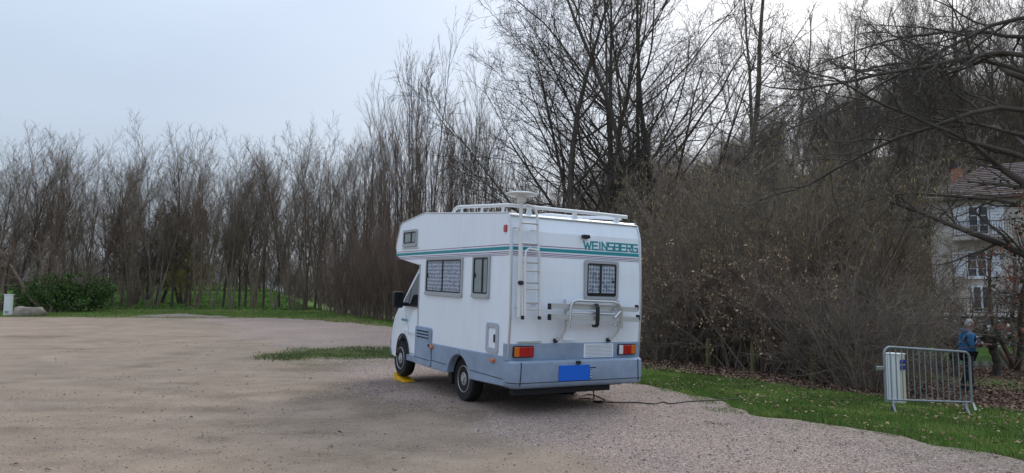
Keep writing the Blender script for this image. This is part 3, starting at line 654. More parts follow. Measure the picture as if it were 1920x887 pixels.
# ---- chassis, tow bar, exhaust
MB().box(-1.35, -.98, .36, 1.65, .98, .74).build('floor_frame', dark, van)
MB().box(-1.62, -.56, .335, -1.50, 1.03, .415).build('tow_bar', dark, van)
MB().box(1.6, -.8, .34, 3.4, .8, .70).build('engine_tray', dark, van)
MB().tube([(.75, .72, .22), (-.2, .55, .3), (-1.45, .5, .36)], .04, 8).build('exhaust', dark, van)
MB().box(.55, .50, .13, 1.05, .78, .30).build('waste_tank_outlet', blk, van, bevel=.02)
MB().tube([(0, -.95, .33), (0, .95, .33)], .06, 8).build('rear_axle', dark, van)
# ---- wheels
def wheel(x, y, sy):
    c = (x, y, .335)
    t = MB().lathe([(.20, -.09), (.275, -.10), (.315, -.095), (.333, -.07), (.336, 0), (.333, .07), (.315, .095), (.275, .10), (.20, .09)], c, 'y', 40).build('wheel', rubber, van, smooth=True)
    for gy in (-.04, 0, .04): MB().lathe([(.3368, gy - .004), (.3368, gy + .004)], c, 'y', 40).build('tread_groove', dark, t)
    MB().lathe([(.20, sy * .02), (.205, sy * .095), (.195, sy * .10), (.182, sy * .075), (.165, sy * .06), (.12, sy * .085), (.075, sy * .095), (.05, sy * .10), (.045, sy * .115), (0.002, sy * .117)], c, 'y', 36).build('rim', rimm, t, smooth=True)
    mb = MB()
    for k in range(8):
        a = 2 * math.pi * k / 8; mb.lathe([(.022, sy * .06), (.022, sy * .079)], (x + .142 * math.cos(a), y, .335 + .142 * math.sin(a)), 'y', 8)
    for k in range(5):
        a = 2 * math.pi * k / 5 + .3; mb.lathe([(.011, sy * .08), (.011, sy * .102)], (x + .062 * math.cos(a), y, .335 + .062 * math.sin(a)), 'y', 6)
    mb.build('rim_holes', dark, t)
for sy in (1, -1):
    wheel(0, sy * .90, sy); wheel(2.86, sy * .86, sy)
    MB().box(.38, sy * .78, .20, .40, sy * 1.02, .55).build('mudflap', blk, van)
# ---- cab: lofted across its width with a rounded nose and tumblehome
cp = [(1.60, .40), (1.60, 2.06), (2.30, 2.06), (2.42, 2.03), (2.75, 1.72), (3.08, 1.38), (3.28, 1.27), (3.52, 1.10), (3.63, .92), (3.68, .72), (3.70, .50), (3.64, .36), (3.34, .34)]
cp += arch(2.86, .36, .42, 0, 180, 14)[1:-1] + [(2.42, .34)]
def cab_pt(x, z, t):
    """t -1..1 across; nose pulls back and sides lean in as on the real cab"""
    nose = .34 * abs(t) ** 3.5 * np.clip((x - 2.3) / 1.3, 0, 1)
    return (x - nose, t * .985 * (1 - .14 * np.clip((z - 1.25) / .8, 0, 1) - .012 * np.clip((.7 - z) / .4, 0, 1)), z)
ts = [-1, -.97, -.85, -.6, -.3, 0, .3, .6, .85, .97, 1]
vs = [cab_pt(x, z, t) for t in ts for x, z in cp]; n_ = len(cp)
vs = [(v[0], v[1] * (.985 if abs(ts[k // n_]) == 1 else 1), v[2]) for k, v in enumerate(vs)]
fs = [(a * n_ + k, a * n_ + (k + 1) % n_, (a + 1) * n_ + (k + 1) % n_, (a + 1) * n_ + k) for a in range(len(ts) - 1) for k in range(n_)] + [tuple(range(n_)), tuple(range((len(ts) - 1) * n_, len(ts) * n_))]
cabo = MB().add(vs, fs).build('cab', white, van, smooth=True)
def cab_side(poly, off, thick, name, m, parent, sy=1):
    pts = []
    for o_ in (off, off + thick):
        for x, z in poly:
            q = cab_pt(x, z, 1.0); pts.append((q[0], sy * (q[1] * .985 + o_ + .006), q[2]))
    k = len(poly)
    return MB().add(pts, [tuple(range(k)), tuple(range(k, 2 * k))] + [(a, (a + 1) % k, (a + 1) % k + k, a + k) for a in range(k)]).build(name, m, parent)
for sy in (1, -1):
    dr = cab_side([(1.72, 1.33), (1.72, 1.95), (2.34, 1.95), (2.98, 1.40), (2.98, 1.33)], .0, .004, 'cab_door', blk, van, sy)
    cab_side([(1.76, 1.37), (1.76, 1.92), (2.32, 1.92), (2.58, 1.70), (2.58, 1.37)], .006, .003, 'door_window', darkglass, dr, sy)
    cab_side([(2.62, 1.37), (2.62, 1.665), (2.94, 1.39), (2.94, 1.37)], .006, .003, 'quarter_light', darkglass, dr, sy)
    for poly in ([(1.70, .5), (1.707, .5), (1.707, 1.98), (1.70, 1.98)], [(2.40, .78), (2.407, .78), (2.86, 1.33), (2.853, 1.33)], [(1.70, .48), (2.40, .48), (2.40, .487), (1.70, .487)]):
        cab_side(poly, .0, .002, 'door_seam', dark, dr, sy)
    cab_side([(1.745, 1.19), (1.775, 1.19), (1.775, 1.31), (1.745, 1.31)], .0, .02, 'door_handle', blk, dr, sy)
    cab_side([(1.7, .845), (2.9, .865), (2.9, .90), (1.7, .88)], -.002, .012, 'door_moulding', white, dr, sy)
    cab_side([(1.62, .36), (2.40, .36), (2.40, .46), (1.62, .46)], .002, .05, 'sill_step', skirt, van, sy)
    mr = MB().prism(rrect(1.04, 1.29, 1.24, 1.60, .05), 'x', 2.56, 2.68).build('wing_mirror', blk, van, bevel=.03)
    if sy < 0:
        for v_ in mr.data.vertices: v_.co.y *= -1
    MB().box(2.552, sy * 1.06, 1.33, 2.5585, sy * 1.22, 1.57).build('mirror_glass', darkglass, mr)
    MB().tube([(2.66, sy * .93, 1.36), (2.62, sy * 1.07, 1.36)], .035, 6).build('mirror_arm', blk, mr)
    ac = [(p[0], p[1]) for p in arch(2.86, .36, .425, 0, 180, 14)]; ao = [(p[0], p[1]) for p in arch(2.86, .36, .455, 0, 180, 14)]
    cab_side(ao + ac[::-1], -.004, .018, 'wheel_arch_trim', blk, van, sy)
    MB().box(2.45, sy * .55, .40, 3.27, sy * .62, .80).build('wheel_well', dark, van)
    hl = MB().prism([(3.30, .86), (3.30, 1.02), (3.46, 1.0), (3.52, .86)], 'y', sy * .66, sy * .86).build('headlight', clear, van, bevel=.02)
    MB().box(3.18, sy * .84, .88, 3.32, sy * .9, 1.0).build('front_indicator', amber, hl, bevel=.02)
# windscreen, bonnet grille, front bumper
vsw = [cab_pt(x + .004, z + .006, t) for t in (-.9, -.6, -.3, 0, .3, .6, .9) for x, z in ((2.46, 2.0), (2.75, 1.725), (3.06, 1.405))]
MB().add(vsw, [(3 * a + k, 3 * a + k + 1, 3 * a + k + 4, 3 * a + k + 3) for a in range(6) for k in range(2)]).build('windscreen', darkglass, van, smooth=True).modifiers.new('s', 'SOLIDIFY').thickness = .006
vsb = [cab_pt(x + .02, z, t) for t in (-.98, -.85, -.6, -.3, 0, .3, .6, .85, .98) for x, z in ((3.69, .66), (3.72, .60), (3.72, .42), (3.66, .34))]
MB().add(vsb, [(4 * a + k, 4 * a + k + 1, 4 * a + k + 5, 4 * a + k + 4) for a in range(8) for k in range(3)]).build('front_bumper', skirt, van, smooth=True).modifiers.new('s', 'SOLIDIFY').thickness = .02
lettering('WEINSBERG', .42, .035, .009, lambda a, b, t: (cab_pt(3.02 - a, 1.05 + b, 1)[0], cab_pt(3.02 - a, 1.05 + b, 1)[1] * .985 + .004 + t, 1.05 + b), van, 'letter', teal)

# ---- yellow levelling ramps under the front wheels
yel = mat('yellow_plastic', (.72, .40, .008), .5, var=.12, scale=6)
def ramp(y, label):
    o = VM @ Vector((2.86, y, 0)); e = empty('levelling_ramp', (o.x, o.y, 0.022), VYAW + R(90), label, 'ramp', 'ramps under the front wheels')
    # local x forward along the van
    wdg = [(-.30, .0), (.26, .0), (.26, .135), (.17, .135), (.10, .072), (-.03, .07), (-.08, .045), (-.16, .04), (-.30, .006)]
    for sy in (-1, 1): MB().prism(wdg, 'y', sy * .095, sy * .115).build('side_wall', yel, e, bevel=.004)
    MB().prism(wdg, 'y', -.094, .094).build('tread_wedge', yel, e, bevel=.004)
    for k in range(4): MB().box(-.24 + k * .045, -.09, .008 + k * .009, -.23 + k * .045, .09, .025 + k * .009).build('rib', yel, e)
    return e
ramp(.86, 'yellow plastic levelling ramp under the front wheel beside the louvred locker door')
ramp(-.86, 'yellow plastic levelling ramp under the front wheel hidden on the far side of the motorhome')

# ---- mains lead from the motorhome across the gravel into the grass
cable = [VM @ Vector((-1.35, -.42, .45)), VM @ Vector((-1.40, -.45, .2))]
cable += [on_ground(u, v, .035) for u, v in ((1105, 752), (1088, 752), (1098, 744), (1118, 747), (1136, 757), (1128, 761), (1112, 757), (1150, 759.5), (1190, 759), (1225, 762), (1243, 758.5), (1258, 761.5), (1290, 757.5), (1340, 754.5), (1385, 752), (1416, 749))]
pe = on_ground(1668, 752, .02); q1 = cable[-1]
cable += [q1.lerp(pe, .33) + Vector((0, .12, -.01)), q1.lerp(pe, .66) + Vector((0, -.1, -.01)), pe]
def smooth_path(P, n=6):
    out = []
    for k in range(len(P) - 1):
        a, b, c, d = P[max(k - 1, 0)], P[k], P[k + 1], P[min(k + 2, len(P) - 1)]
        for t in range(n):
            t /= n; out.append(.5 * ((2 * b) + (c - a) * t + (2 * a - 5 * b + 4 * c - d) * t * t + (3 * b - a - 3 * c + d) * t ** 3))
    return out + [P[-1]]
sp_ = smooth_path(cable)
for p in sp_[12:]: p.z = max(p.z, (lot_z(np.array([p.x]), np.array([p.y]))[0] if sdist(p.x, p.y) < 0 else gz(p.x, p.y)) + .009)
tag(MB().tube(sp_, .009, 6).build('power_cable', blk, smooth=True), 'thin black mains cable trailing from under the motorhome over the gravel into the grass', 'cable')

# ================================================================== barrier, pedestal, posts
galv = mat('galvanised_steel', (.27, .295, .31), .48, metal=.45, var=.15, scale=14)
A = Vector((5.88, 11.0, 0)); B_ = Vector((7.50, 11.42, 0)); A.z, B_.z = gz(A.x, A.y), gz(B_.x, B_.y)
bar_e = empty('crowd_barrier', A, math.atan2(B_.y - A.y, B_.x - A.x), 'grey galvanised steel crowd barrier standing on the lawn', 'barrier')
Lb = (B_ - A).to_2d().length; dzb = (B_.z - A.z)
sl = lambda x: dzb * x / Lb
rc = .11
fr_path = [(0, 0, .17), (0, 0, 1.02 - rc)] + [(rc - rc * math.cos(t), 0, 1.02 - rc + rc * math.sin(t)) for t in (.4, .8, 1.2)] + [(rc, 0, 1.02), (Lb - rc, 0, 1.02 + sl(Lb))] + [(Lb - rc + rc * math.sin(t), 0, 1.02 - rc + rc * math.cos(t) + sl(Lb)) for t in (.4, .8, 1.2)] + [(Lb, 0, 1.02 - rc + sl(Lb)), (Lb, 0, .20 + sl(Lb))]
MB().tube(fr_path, .021, 10).build('frame', galv, bar_e, smooth=True)
MB().tube([(.0, 0, .205), (Lb, 0, .205 + sl(Lb))], .017, 8).build('lower_rail', galv, bar_e, smooth=True)
NB = 14
for k in range(NB):
    x = Lb * (k + 1) / (NB + 1); top = 1.015 + sl(x)
    if x < rc: top -= rc - math.sqrt(max(0, rc * rc - (rc - x) ** 2))
    if x > Lb - rc: top -= rc - math.sqrt(max(0, rc * rc - (x - Lb + rc) ** 2))
    MB().tube([(x, 0, .205 + sl(x)), (x, 0, top)], .0085, 6).build('bar', galv, bar_e, smooth=True)
for x in (.13, Lb - .12):
    f = MB().tube([(x - .11, -.16, .0 + sl(x)), (x - .055, -.10, .045 + sl(x)), (x - .015, -.02, .12 + sl(x)), (x, 0, .205 + sl(x))], [.02, .019, .019, .02], 8).build('foot', galv, bar_e, smooth=True)
    MB().tube([(x + .11, .16, -.03 + sl(x)), (x + .055, .10, .035 + sl(x)), (x + .015, .02, .12 + sl(x)), (x, 0, .205 + sl(x))], [.02, .019, .019, .02], 8).build('foot_strut', galv, f, smooth=True)
MB().box(-.15, -.02, .665, -.015, .02, .725).build('hook_plate', galv, bar_e, bevel=.008)
MB().add([(Lb - .01, -.02, .21 + sl(Lb)), (Lb + .02, -.03, .2 + sl(Lb)), (Lb + .06, -.04, .09 + sl(Lb)), (Lb + .0, -.045, .085 + sl(Lb))], [(0, 1, 2, 3)]).build('paper_tag', mat('white_paper', (.75, .74, .70), .8), bar_e).modifiers.new('s', 'SOLIDIFY').thickness = .002

pp = Vector((6.93, 12.62, 0)); pp.z = gz(pp.x, pp.y)
ped = empty('service_pedestal', pp, R(-56), 'white metal electric hook-up pedestal with blue sockets behind the steel barrier', 'pedestal')
pw = mat('white_pedestal_paint', (.74, .76, .77), .4, var=.04, scale=5); cream = mat('cream_panel', (.66, .60, .44), .5)
MB().box(-.13, -.11, 0, .13, .11, .88).build('cabinet', pw, ped, bevel=.012)
for x in (-.07, 0, .07): MB().box(x - .004, -.1125, .03, x + .004, -.109, .85).build('panel_groove', mat('grey_groove', (.35, .37, .39), .6), ped)
MB().box(-.145, -.125, .88, .145, .125, .905).build('cap', pw, ped, bevel=.008)
MB().box(.131, -.09, .02, .137, .09, .86).build('side_panel', cream, ped)
bluep = mat('blue_socket', (.01, .03, .28), .4)
for z in (.76, .66):
    s_o = MB().box(.137, -.06, z - .04, .175, .03, z + .04).build('socket', bluep, ped, bevel=.01)
    MB().lathe([(.035, -.03), (.035, .0)], (.16, -.055, z), 'y', 10).build('socket_cap', bluep, s_o)

moss = mat('mossy_post_wood', (.17, .18, .06), .95, c2=(.10, .085, .05), scale=6, bump=.6, bscale=40)
endg = mat('cut_post_top', (.20, .15, .10), .9, var=.3, scale=20)
for u, v, d, lab in ((1325, 682, 19.2, 'mossy round wooden post at the leafy hedge end by the motorhome'), (1408, 675, 17.7, 'mossy round wooden post in the middle of the beech hedge'), (1518, 690, 15.9, 'mossy round wooden post at the hedge end beside the dense thicket')):
    p = spot(u, d)
    e = empty('fence_post', p, 0, lab, 'post', 'mossy posts in the hedge')
    MB().tube([(0, 0, -.1), (0.01, 0, .4), (.02, .01, .76)], [.085, .08, .075], 10).build('shaft', moss, e, smooth=True)
    MB().lathe([(.074, .761), (.06, .775), (.0, .78)], (.02, .01, 0), 'z', 10).build('post_top', endg, e)

# white utility marker and boulder on the far verge
p = spot(21, 38.5); e = empty('marker_post', p, .2, 'white square marker post on the far verge beside a boulder', 'post')
MB().prism(rrect(-.17, -.15, .17, .15, .03), 'z', -.05, 1.12).build('shaft', pw, e, bevel=.01)
MB().box(-.19, -.17, 1.12, .19, .17, 1.17).build('cap', pw, e, bevel=.01)
MB().box(-.1, -.154, .1, .1, -.15, .25).build('base_plate', mat('grey_groove', (.35, .37, .39), .6), e)
bm = bmesh.new(); bmesh.ops.create_icosphere(bm, subdivisions=4, radius=1)
for v in bm.verts:
    c = v.co; n_ = .28 * (float(vnoise(np.array([c.x * 1.6 + 5]), np.array([c.y * 1.6 + c.z * 2]), 61)[0]) - .5) + .1 * (float(vnoise(np.array([c.x * 5]), np.array([c.y * 5 + c.z * 4]), 62)[0]) - .5)
    f = 1 + n_; v.co = Vector((c.x * f * .82, c.y * f * .5, max(-.3, min(c.z, .55)) * f * .62))
me = bpy.data.meshes.new('boulder'); bm.to_mesh(me); bm.free()
for pl_ in me.polygons: pl_.use_smooth = True
o = link('boulder', me, mat('boulder_stone', (.27, .235, .185), .9, var=.3, scale=3, bump=.8, bscale=14)); o.location = spot(61, 37.8, .14); o.rotation_euler = (0, 0, .15)
tag(o, 'flat-topped brownish boulder lying on the far verge', 'boulder')

# ================================================================== person in the blue jacket
def skin_obj(name, verts, edges, radii, m, parent, sub=2):
    me = bpy.data.meshes.new(name); me.from_pydata(verts, edges, []); o = link(name, me, m, parent)
    md = o.modifiers.new('skin', 'SKIN'); md.use_smooth_shade = True
    for v, r in zip(me.skin_vertices[0].data, radii): v.radius = r if isinstance(r, tuple) else (r, r)
    me.skin_vertices[0].data[0].use_root = True
    sb = o.modifiers.new('sub', 'SUBSURF'); sb.levels = sub; sb.render_levels = sub
    return o
skinm = mat('skin', (.45, .25, .18), .6); jack = mat('blue_jacket', (.03, .20, .44), .75, var=.35, scale=7, bump=.4, bscale=18); trou = mat('dark_trousers', (.018, .02, .028), .85, var=.3, scale=9)
hairm = mat('grey_hair', (.72, .71, .70), .8, var=.25, scale=40, bump=.6, bscale=90); maroon = mat('maroon_sleeve', (.075, .012, .02), .8); shoe = mat('dark_shoe', (.02, .018, .016), .6)
pos = spot(1806, 17.6); per = empty('person', pos, R(-8), 'person in a blue jacket and dark trousers walking behind the steel barrier, forearm held forward', 'person')
# faces +x; y left
bodyv = [(0, 0, .95), (.0, 0, 1.12), (.01, 0, 1.30), (.02, 0, 1.43), (.04, 0, 1.50), (.06, 0, 1.56), (.075, 0, 1.63), (.08, 0, 1.69),
         (0, .10, .90), (.09, .10, .50), (.10, .10, .09), (.20, .10, .04), (0, -.10, .90), (-.06, -.10, .50), (-.20, -.10, .12), (-.12, -.10, .05),
         (.0, .19, 1.40), (-.05, .25, 1.12), (.12, .22, 1.00), (.0, -.19, 1.40), (-.03, -.24, 1.13), (.20, -.22, 1.13), (.27, -.22, 1.15)]
bodye = [(0, 1), (1, 2), (2, 3), (3, 4), (4, 5), (5, 6), (6, 7), (0, 8), (8, 9), (9, 10), (10, 11), (0, 12), (12, 13), (13, 14), (14, 15), (3, 16), (16, 17), (17, 18), (3, 19), (19, 20), (20, 21), (21, 22)]
bodyr = [.14, .125, .14, .10, .055, .072, .085, .06, .085, .058, .042, .04, .085, .058, .042, .04, .055, .045, .035, .055, .045, .035, .032]
bod = skin_obj('body', bodyv, bodye, bodyr, skinm, per)
# hands: palm + five fingers each, joined into the hand meshes
def hand(base, d, name):
    b = Vector(base); d = Vector(d).normalized(); sdw = Vector((0, 1, 0)); up = d.cross(sdw).normalized()
    vs = [b, b + d * .07]; es = [(0, 1)]; rs = [.03, .034]
    for k, (o_, ln) in enumerate(((-.028, .062), (-.010, .075), (.010, .078), (.028, .07))):
        i0 = len(vs); r0 = b + d * .085 + sdw * o_
        vs += [r0, r0 + d * ln * .55 - up * .006, r0 + d * ln - up * .022]; es += [(1, i0), (i0, i0 + 1), (i0 + 1, i0 + 2)]; rs += [.0095, .009, .008]
    i0 = len(vs); vs += [b + d * .03 + sdw * .04, b + d * .075 + sdw * .058 - up * .01]; es += [(0, i0), (i0, i0 + 1)]; rs += [.011, .009]
    return skin_obj(name, [tuple(v) for v in vs], es, rs, skinm, per, 1)
hand((.31, -.22, 1.16), (1, 0, .12), 'hand'); hand((.16, .22, .985), (.9, 0, -.4), 'hand')
skin_obj('jacket', [(0, 0, .92), (-.005, 0, 1.05), (-.01, 0, 1.20), (-.01, 0, 1.36), (.01, 0, 1.45), (.025, 0, 1.52), (-.01, .21, 1.40), (-.06, .265, 1.13), (.07, .235, 1.03), (-.01, -.21, 1.40), (-.04, -.255, 1.14), (.05, -.24, 1.12)],
         [(0, 1), (1, 2), (2, 3), (3, 4), (4, 5), (3, 6), (6, 7), (7, 8), (3, 9), (9, 10), (10, 11)], [(.185, .235), (.18, .225), (.175, .22), (.165, .20), .12, .085, .095, .075, .06, .095, .078, .066], jack, per)
skin_obj('hood_collar', [(-.09, .07, 1.48), (-.11, 0, 1.50), (-.09, -.07, 1.48), (.03, -.1, 1.49), (.03, .1, 1.49)], [(0, 1), (1, 2), (2, 3), (0, 4)], [.05, .06, .05, .035, .035], jack, per)
skin_obj('sleeve', [(.03, -.24, 1.12), (.15, -.225, 1.125), (.255, -.22, 1.145)], [(0, 1), (1, 2)], [.06, .055, .052], maroon, per)
skin_obj('trousers', [(0, 0, .96), (0, .10, .88), (.09, .10, .50), (.10, .10, .10), (0, -.10, .88), (-.06, -.10, .50), (-.195, -.10, .14)], [(0, 1), (1, 2), (2, 3), (0, 4), (4, 5), (5, 6)], [.16, .11, .078, .065, .11, .078, .065], trou, per)
for (x, y, z, a) in ((.13, .10, .0, 0), (-.17, -.10, .02, .5)):
    s_o = MB().prism([(-.09, 0), (.17, 0), (.18, .04), (.08, .075), (.03, .11), (-.08, .11), (-.10, .05)], 'y', -.048, .048).build('shoe', shoe, per, bevel=.02); s_o.location = (x, y, z); s_o.rotation_euler = (0, a, 0)
def head_shape():
    bm = bmesh.new(); bmesh.ops.create_uvsphere(bm, u_segments=24, v_segments=18, radius=1)
    for v in bm.verts:
        c = v.co; x, y, z = c.x * .098, c.y * .077, c.z * .12
        if c.x > .5 and abs(c.y) < .22 and -.25 < c.z < .15: x += .022 * (1 - abs(c.y) / .22) * (1 - abs(c.z + .12) / .3)
        if c.z < -.4: y *= .85; x += .012
        v.co = (x, y, z)
    return bm
def bm_obj(name, bm, m, parent, loc, keep=None):
    if keep: bmesh.ops.delete(bm, geom=[v for v in bm.verts if not keep(v.co)], context='VERTS')
    me = bpy.data.meshes.new(name); bm.to_mesh(me); bm.free()
    for p in me.polygons: p.use_smooth = True
    o = link(name, me, m, parent); o.location = loc; return o
bm_obj('head', head_shape(), skinm, per, (.085, 0, 1.655)); hb = head_shape()
for v in hb.verts: v.co *= 1.09
bm_obj('hair', hb, hairm, per, (.078, 0, 1.662), keep=lambda c: c.z > .03 and c.x < .075 or (c.x < .005 and c.z > -.09)).modifiers.new('s', 'SOLIDIFY').thickness = .01
for sy in (1, -1):
    MB().lathe([(.008, 0), (.011, .004 * sy)], (.168, sy * .032, 1.675), 'y', 8).build('eye', blk, per)
    MB().prism([(.075, 1.63), (.095, 1.62), (.11, 1.66), (.10, 1.69), (.08, 1.685)], 'y', sy * .074, sy * .09).build('ear', skinm, per, bevel=.005)
MB().box(.168, -.025, 1.60, .178, .025, 1.606).build('mouth', maroon, per)

# ================================================================== house beyond the stream
wallm = mat('aged_render', (.60, .54, .48), .9, c2=(.45, .39, .34), scale=1.2, bump=.3, bscale=20); palew = mat('pale_render', (.68, .64, .60), .9, var=.1, scale=1.5)
whitep = mat('white_joinery', (.74, .76, .80), .5); darkp = mat('window_dark', (.03, .035, .045), .08, spec=.6); ironm = mat('black_iron', (.03, .03, .03), .6)
tilem = mat('roof_tile_brown', (.22, .15, .125), .9, c2=(.10, .075, .07), scale=5, bump=.3); brickm = mat('chimney_brick', (.42, .15, .10), .9, var=.25, scale=6)
HX, HY, HZ = 25.2, 41.0, .78; HWD, HDP, EAVE = 9.6, 8.0, 6.75
HRZ = R(-30); hc, hs_ = math.cos(HRZ), math.sin(HRZ)
def about_house(x, y): dx, dy = x - HX, y - HY; return (HX + dx * hc - dy * hs_, HY + dx * hs_ + dy * hc)
house = empty('house', (HX, HY, HZ), HRZ, 'grey-beige rendered two-storey house with white shutters and red chimney beyond the stream', 'house')
MB().box(0, 0, -1.8, HWD, HDP, EAVE).build('wall', wallm, house)
ov = .55; hr = 2.45; rp = [(-ov, -ov, EAVE - .05), (HWD + ov, -ov, EAVE - .05), (HWD + ov, HDP + ov, EAVE - .05), (-ov, HDP + ov, EAVE - .05), (3.0, HDP / 2, EAVE + hr), (HWD - 3.0, HDP / 2, EAVE + hr)]
rf = MB().add([(x, y, z - .12) for x, y, z in rp[:4]] + rp, [(3, 2, 1, 0), (0, 1, 5, 4), (1, 2, 6, 5), (2, 3, 7, 6), (3, 0, 4, 7), (4, 5, 9, 8), (5, 6, 9), (6, 7, 8, 9), (7, 4, 8)]).build('roof', tilem, house)
# tile courses, each a strip standing a little proud, front and left slopes
def course(a0, a1, b0, b1, k, n, m=tilem):
    p = [Vector(a0).lerp(Vector(b0), k / n), Vector(a1).lerp(Vector(b1), k / n), Vector(a1).lerp(Vector(b1), (k + .97) / n), Vector(a0).lerp(Vector(b0), (k + .97) / n)]
    nn = (p[1] - p[0]).cross(p[3] - p[0]).normalized()
    lo = [q + nn * .004 for q in p]; hi = [p[0] + nn * .06, p[1] + nn * .06, p[2] + nn * .012, p[3] + nn * .012]
    return MB().add(lo + hi, [(3, 2, 1, 0), (4, 5, 6, 7), (0, 1, 5, 4), (1, 2, 6, 5), (2, 3, 7, 6), (3, 0, 4, 7)]).build('tile_course', m, rf)
tile2 = mat('roof_tile_grey', (.27, .22, .21), .9, c2=(.13, .105, .10), scale=7, bump=.3)
for k in range(17):
    course(rp[0], rp[1], rp[4], rp[5], k, 17, tilem if k % 3 else tile2); course(rp[3], rp[0], rp[4], rp[4], k, 17, tile2 if k % 3 else tilem)
ch = MB().box(1.15, 2.4, EAVE + .3, 1.75, 3.0, EAVE + 2.15).build('chimney', brickm, rf)
MB().box(1.08, 2.33, EAVE + 2.15, 1.82, 3.07, EAVE + 2.25).build('chimney_cap', ironm, ch)
for x in (1.3, 1.6): MB().lathe([(.09, 0), (.08, .3)], (x, 2.7, EAVE + 2.25), 'z', 8).build('chimney_pot', ironm, ch)
MB().box(-.3, -.45, EAVE - .12, HWD + .3, -.02, EAVE - .06).build('eaves_soffit', whitep, house)
def casement(x0, z0, x1, z1, shut=(1, 1), bars=3, door=False):
    w = MB().ring([(x0, z0), (x1, z0), (x1, z1), (x0, z1)], [(x0 + .08, z0 + .08), (x1 - .08, z0 + .08), (x1 - .08, z1 - .08), (x0 + .08, z1 - .08)], 'y', -.05, .03).build('door' if door else 'window', whitep, house)
    MB().box(x0 + .05, -.015, z0 + .05, x1 - .05, .0 - .005, z1 - .05).build('pane', darkp, w)
    MB().box((x0 + x1) / 2 - .05, -.045, z0 + .08, (x0 + x1) / 2 + .05, -.02, z1 - .08).build('mullion', whitep, w)
    for k in range(1, bars): MB().box(x0 + .08, -.04, z0 + (z1 - z0) * k / bars - .02, x1 - .08, -.022, z0 + (z1 - z0) * k / bars + .02).build('glazing_bar', whitep, w)
    if not door: MB().box(x0 - .15, -.14, z0 - .1, x1 + .15, .0, z0 - .003).build('sill', whitep, w)
    sw = (x1 - x0) * .62
    for s_, xs in ((shut[0], x0 - sw - .05), (shut[1], x1 + .05)):
        if s_:
            sh = MB().box(xs, -.10, z0 + .02, xs + sw, -.045, z1 - .02).build('shutter', whitep, w)
            for k in range(1, 9): MB().box(xs + .08, -.108, z0 + (z1 - z0) * k / 9 - .012, xs + sw - .08, -.1005, z0 + (z1 - z0) * k / 9 + .012).build('shutter_slat', greyfr, sh)
casement(1.55, 2.05, 2.55, 3.55); casement(1.7, 4.5, 2.75, 6.2, door=True); casement(5.2, 2.05, 6.2, 3.55); casement(5.3, 4.6, 6.3, 6.1); casement(1.75, .02, 2.65, 1.55, shut=(0, 0), door=True, bars=1)
bal = MB().box(.9, -1.0, 4.18, 3.9, -.002, 4.38).build('balcony', wallm, house)
for k in range(25): MB().box(.95 + k * .12, -.96, 4.382, .972 + k * .12, -.938, 5.2).build('baluster', ironm, bal)
MB().box(.92, -.97, 5.2, 3.9, -.93, 5.24).build('handrail', ironm, bal)
an = MB().prism([(2.7, -.05), (2.7, .7), (4.0, 2.05), (4.6, 2.1), (5.4, 1.3), (5.4, -.05)], 'y', -1.6, -.003).build('stair_annex', palew, house)
MB().add([(2.6, -1.72, .66), (3.98, -1.72, 2.09), (3.98, -.01, 2.09), (2.6, -.01, .66)], [(0, 1, 2, 3)]).build('annex_coping', wallm, an).modifiers.new('s', 'SOLIDIFY').thickness = .08
# garden retaining wall with its stones and railing
TW = empty('retaining_wall', (*about_house(17.5, 38.6), 0), HRZ, 'retaining wall of dark mortar set with pale round stones below the house terrace', 'wall')
mort = mat('dark_mortar', (.13, .125, .12), .95, var=.35, scale=4, bump=.7, bscale=14)
MB().prism([(0, -1.25), (0, HZ - .14), (.6, HZ - .14), (.75, -1.25)][::1], 'x', 0, 0) if False else None
MB().add([(0, .0, -1.5), (21, .0, -1.5), (21, .25, HZ - .16), (0, .25, HZ - .16), (0, 2.4, -1.5), (21, 2.4, -1.5), (21, 2.4, HZ - .16), (0, 2.4, HZ - .16)], [(0, 1, 2, 3), (3, 2, 6, 7), (4, 7, 6, 5), (0, 3, 7, 4), (1, 5, 6, 2)]).build('mortar_face', mort, TW)
MB().box(-.1, .12, HZ - .155, 21.1, 2.45, HZ - .03).build('coping', palew, TW)
stm = [mat('pale_stone', (.66, .63, .58), .9, var=.15, scale=8), mat('buff_stone', (.5, .44, .38), .9, var=.2, scale=8), mat('grey_stone', (.24, .235, .23), .9, var=.2, scale=8)]
sb_ = []
for k in range(3):
    bm = bmesh.new(); bmesh.ops.create_icosphere(bm, subdivisions=1, radius=1)
    r_ = random.Random(k)
    for v in bm.verts: v.co *= r_.uniform(.82, 1.12)
    me = bpy.data.meshes.new('stone'); bm.to_mesh(me); bm.free(); me.materials.append(stm[k])
    sb_.append(me)
r_ = random.Random(4); placed = []
for _ in range(2600):
    if len(placed) >= 230: break
    x = r_.uniform(4.6, 13.5); t = r_.random() ** .8; z = -1.05 + t * 1.55; sz = r_.uniform(.06, .15)
    if any(abs(x - a) < (sz + c) * 1.25 and abs(z - b) < (sz + c) * .85 for a, b, c in placed): continue
    placed.append((x, z, sz))
    o = bpy.data.objects.new('stone', sb_[r_.choice((0, 0, 1, 2, 2))]); col.objects.link(o); o.parent = TW
    o.location = (x, .25 * (z + 1.5) / (HZ + 1.34) - .005, z); o.scale = (sz * 1.25, .06, sz * .8); o.rotation_euler = (0, r_.uniform(-.4, .4), 0)
rail = empty('terrace_railing', (*about_house(17.5, 38.9), HZ - .03), HRZ, 'thin black iron railing along the terrace edge above the stone wall', 'railing')
for z in (.08, .84): MB().box(5, -.02, z, 20.5, .02, z + .04).build('rail', ironm, rail)
bme = MB().box(-.012, -.012, 0, .012, .012, .88)
b0 = None
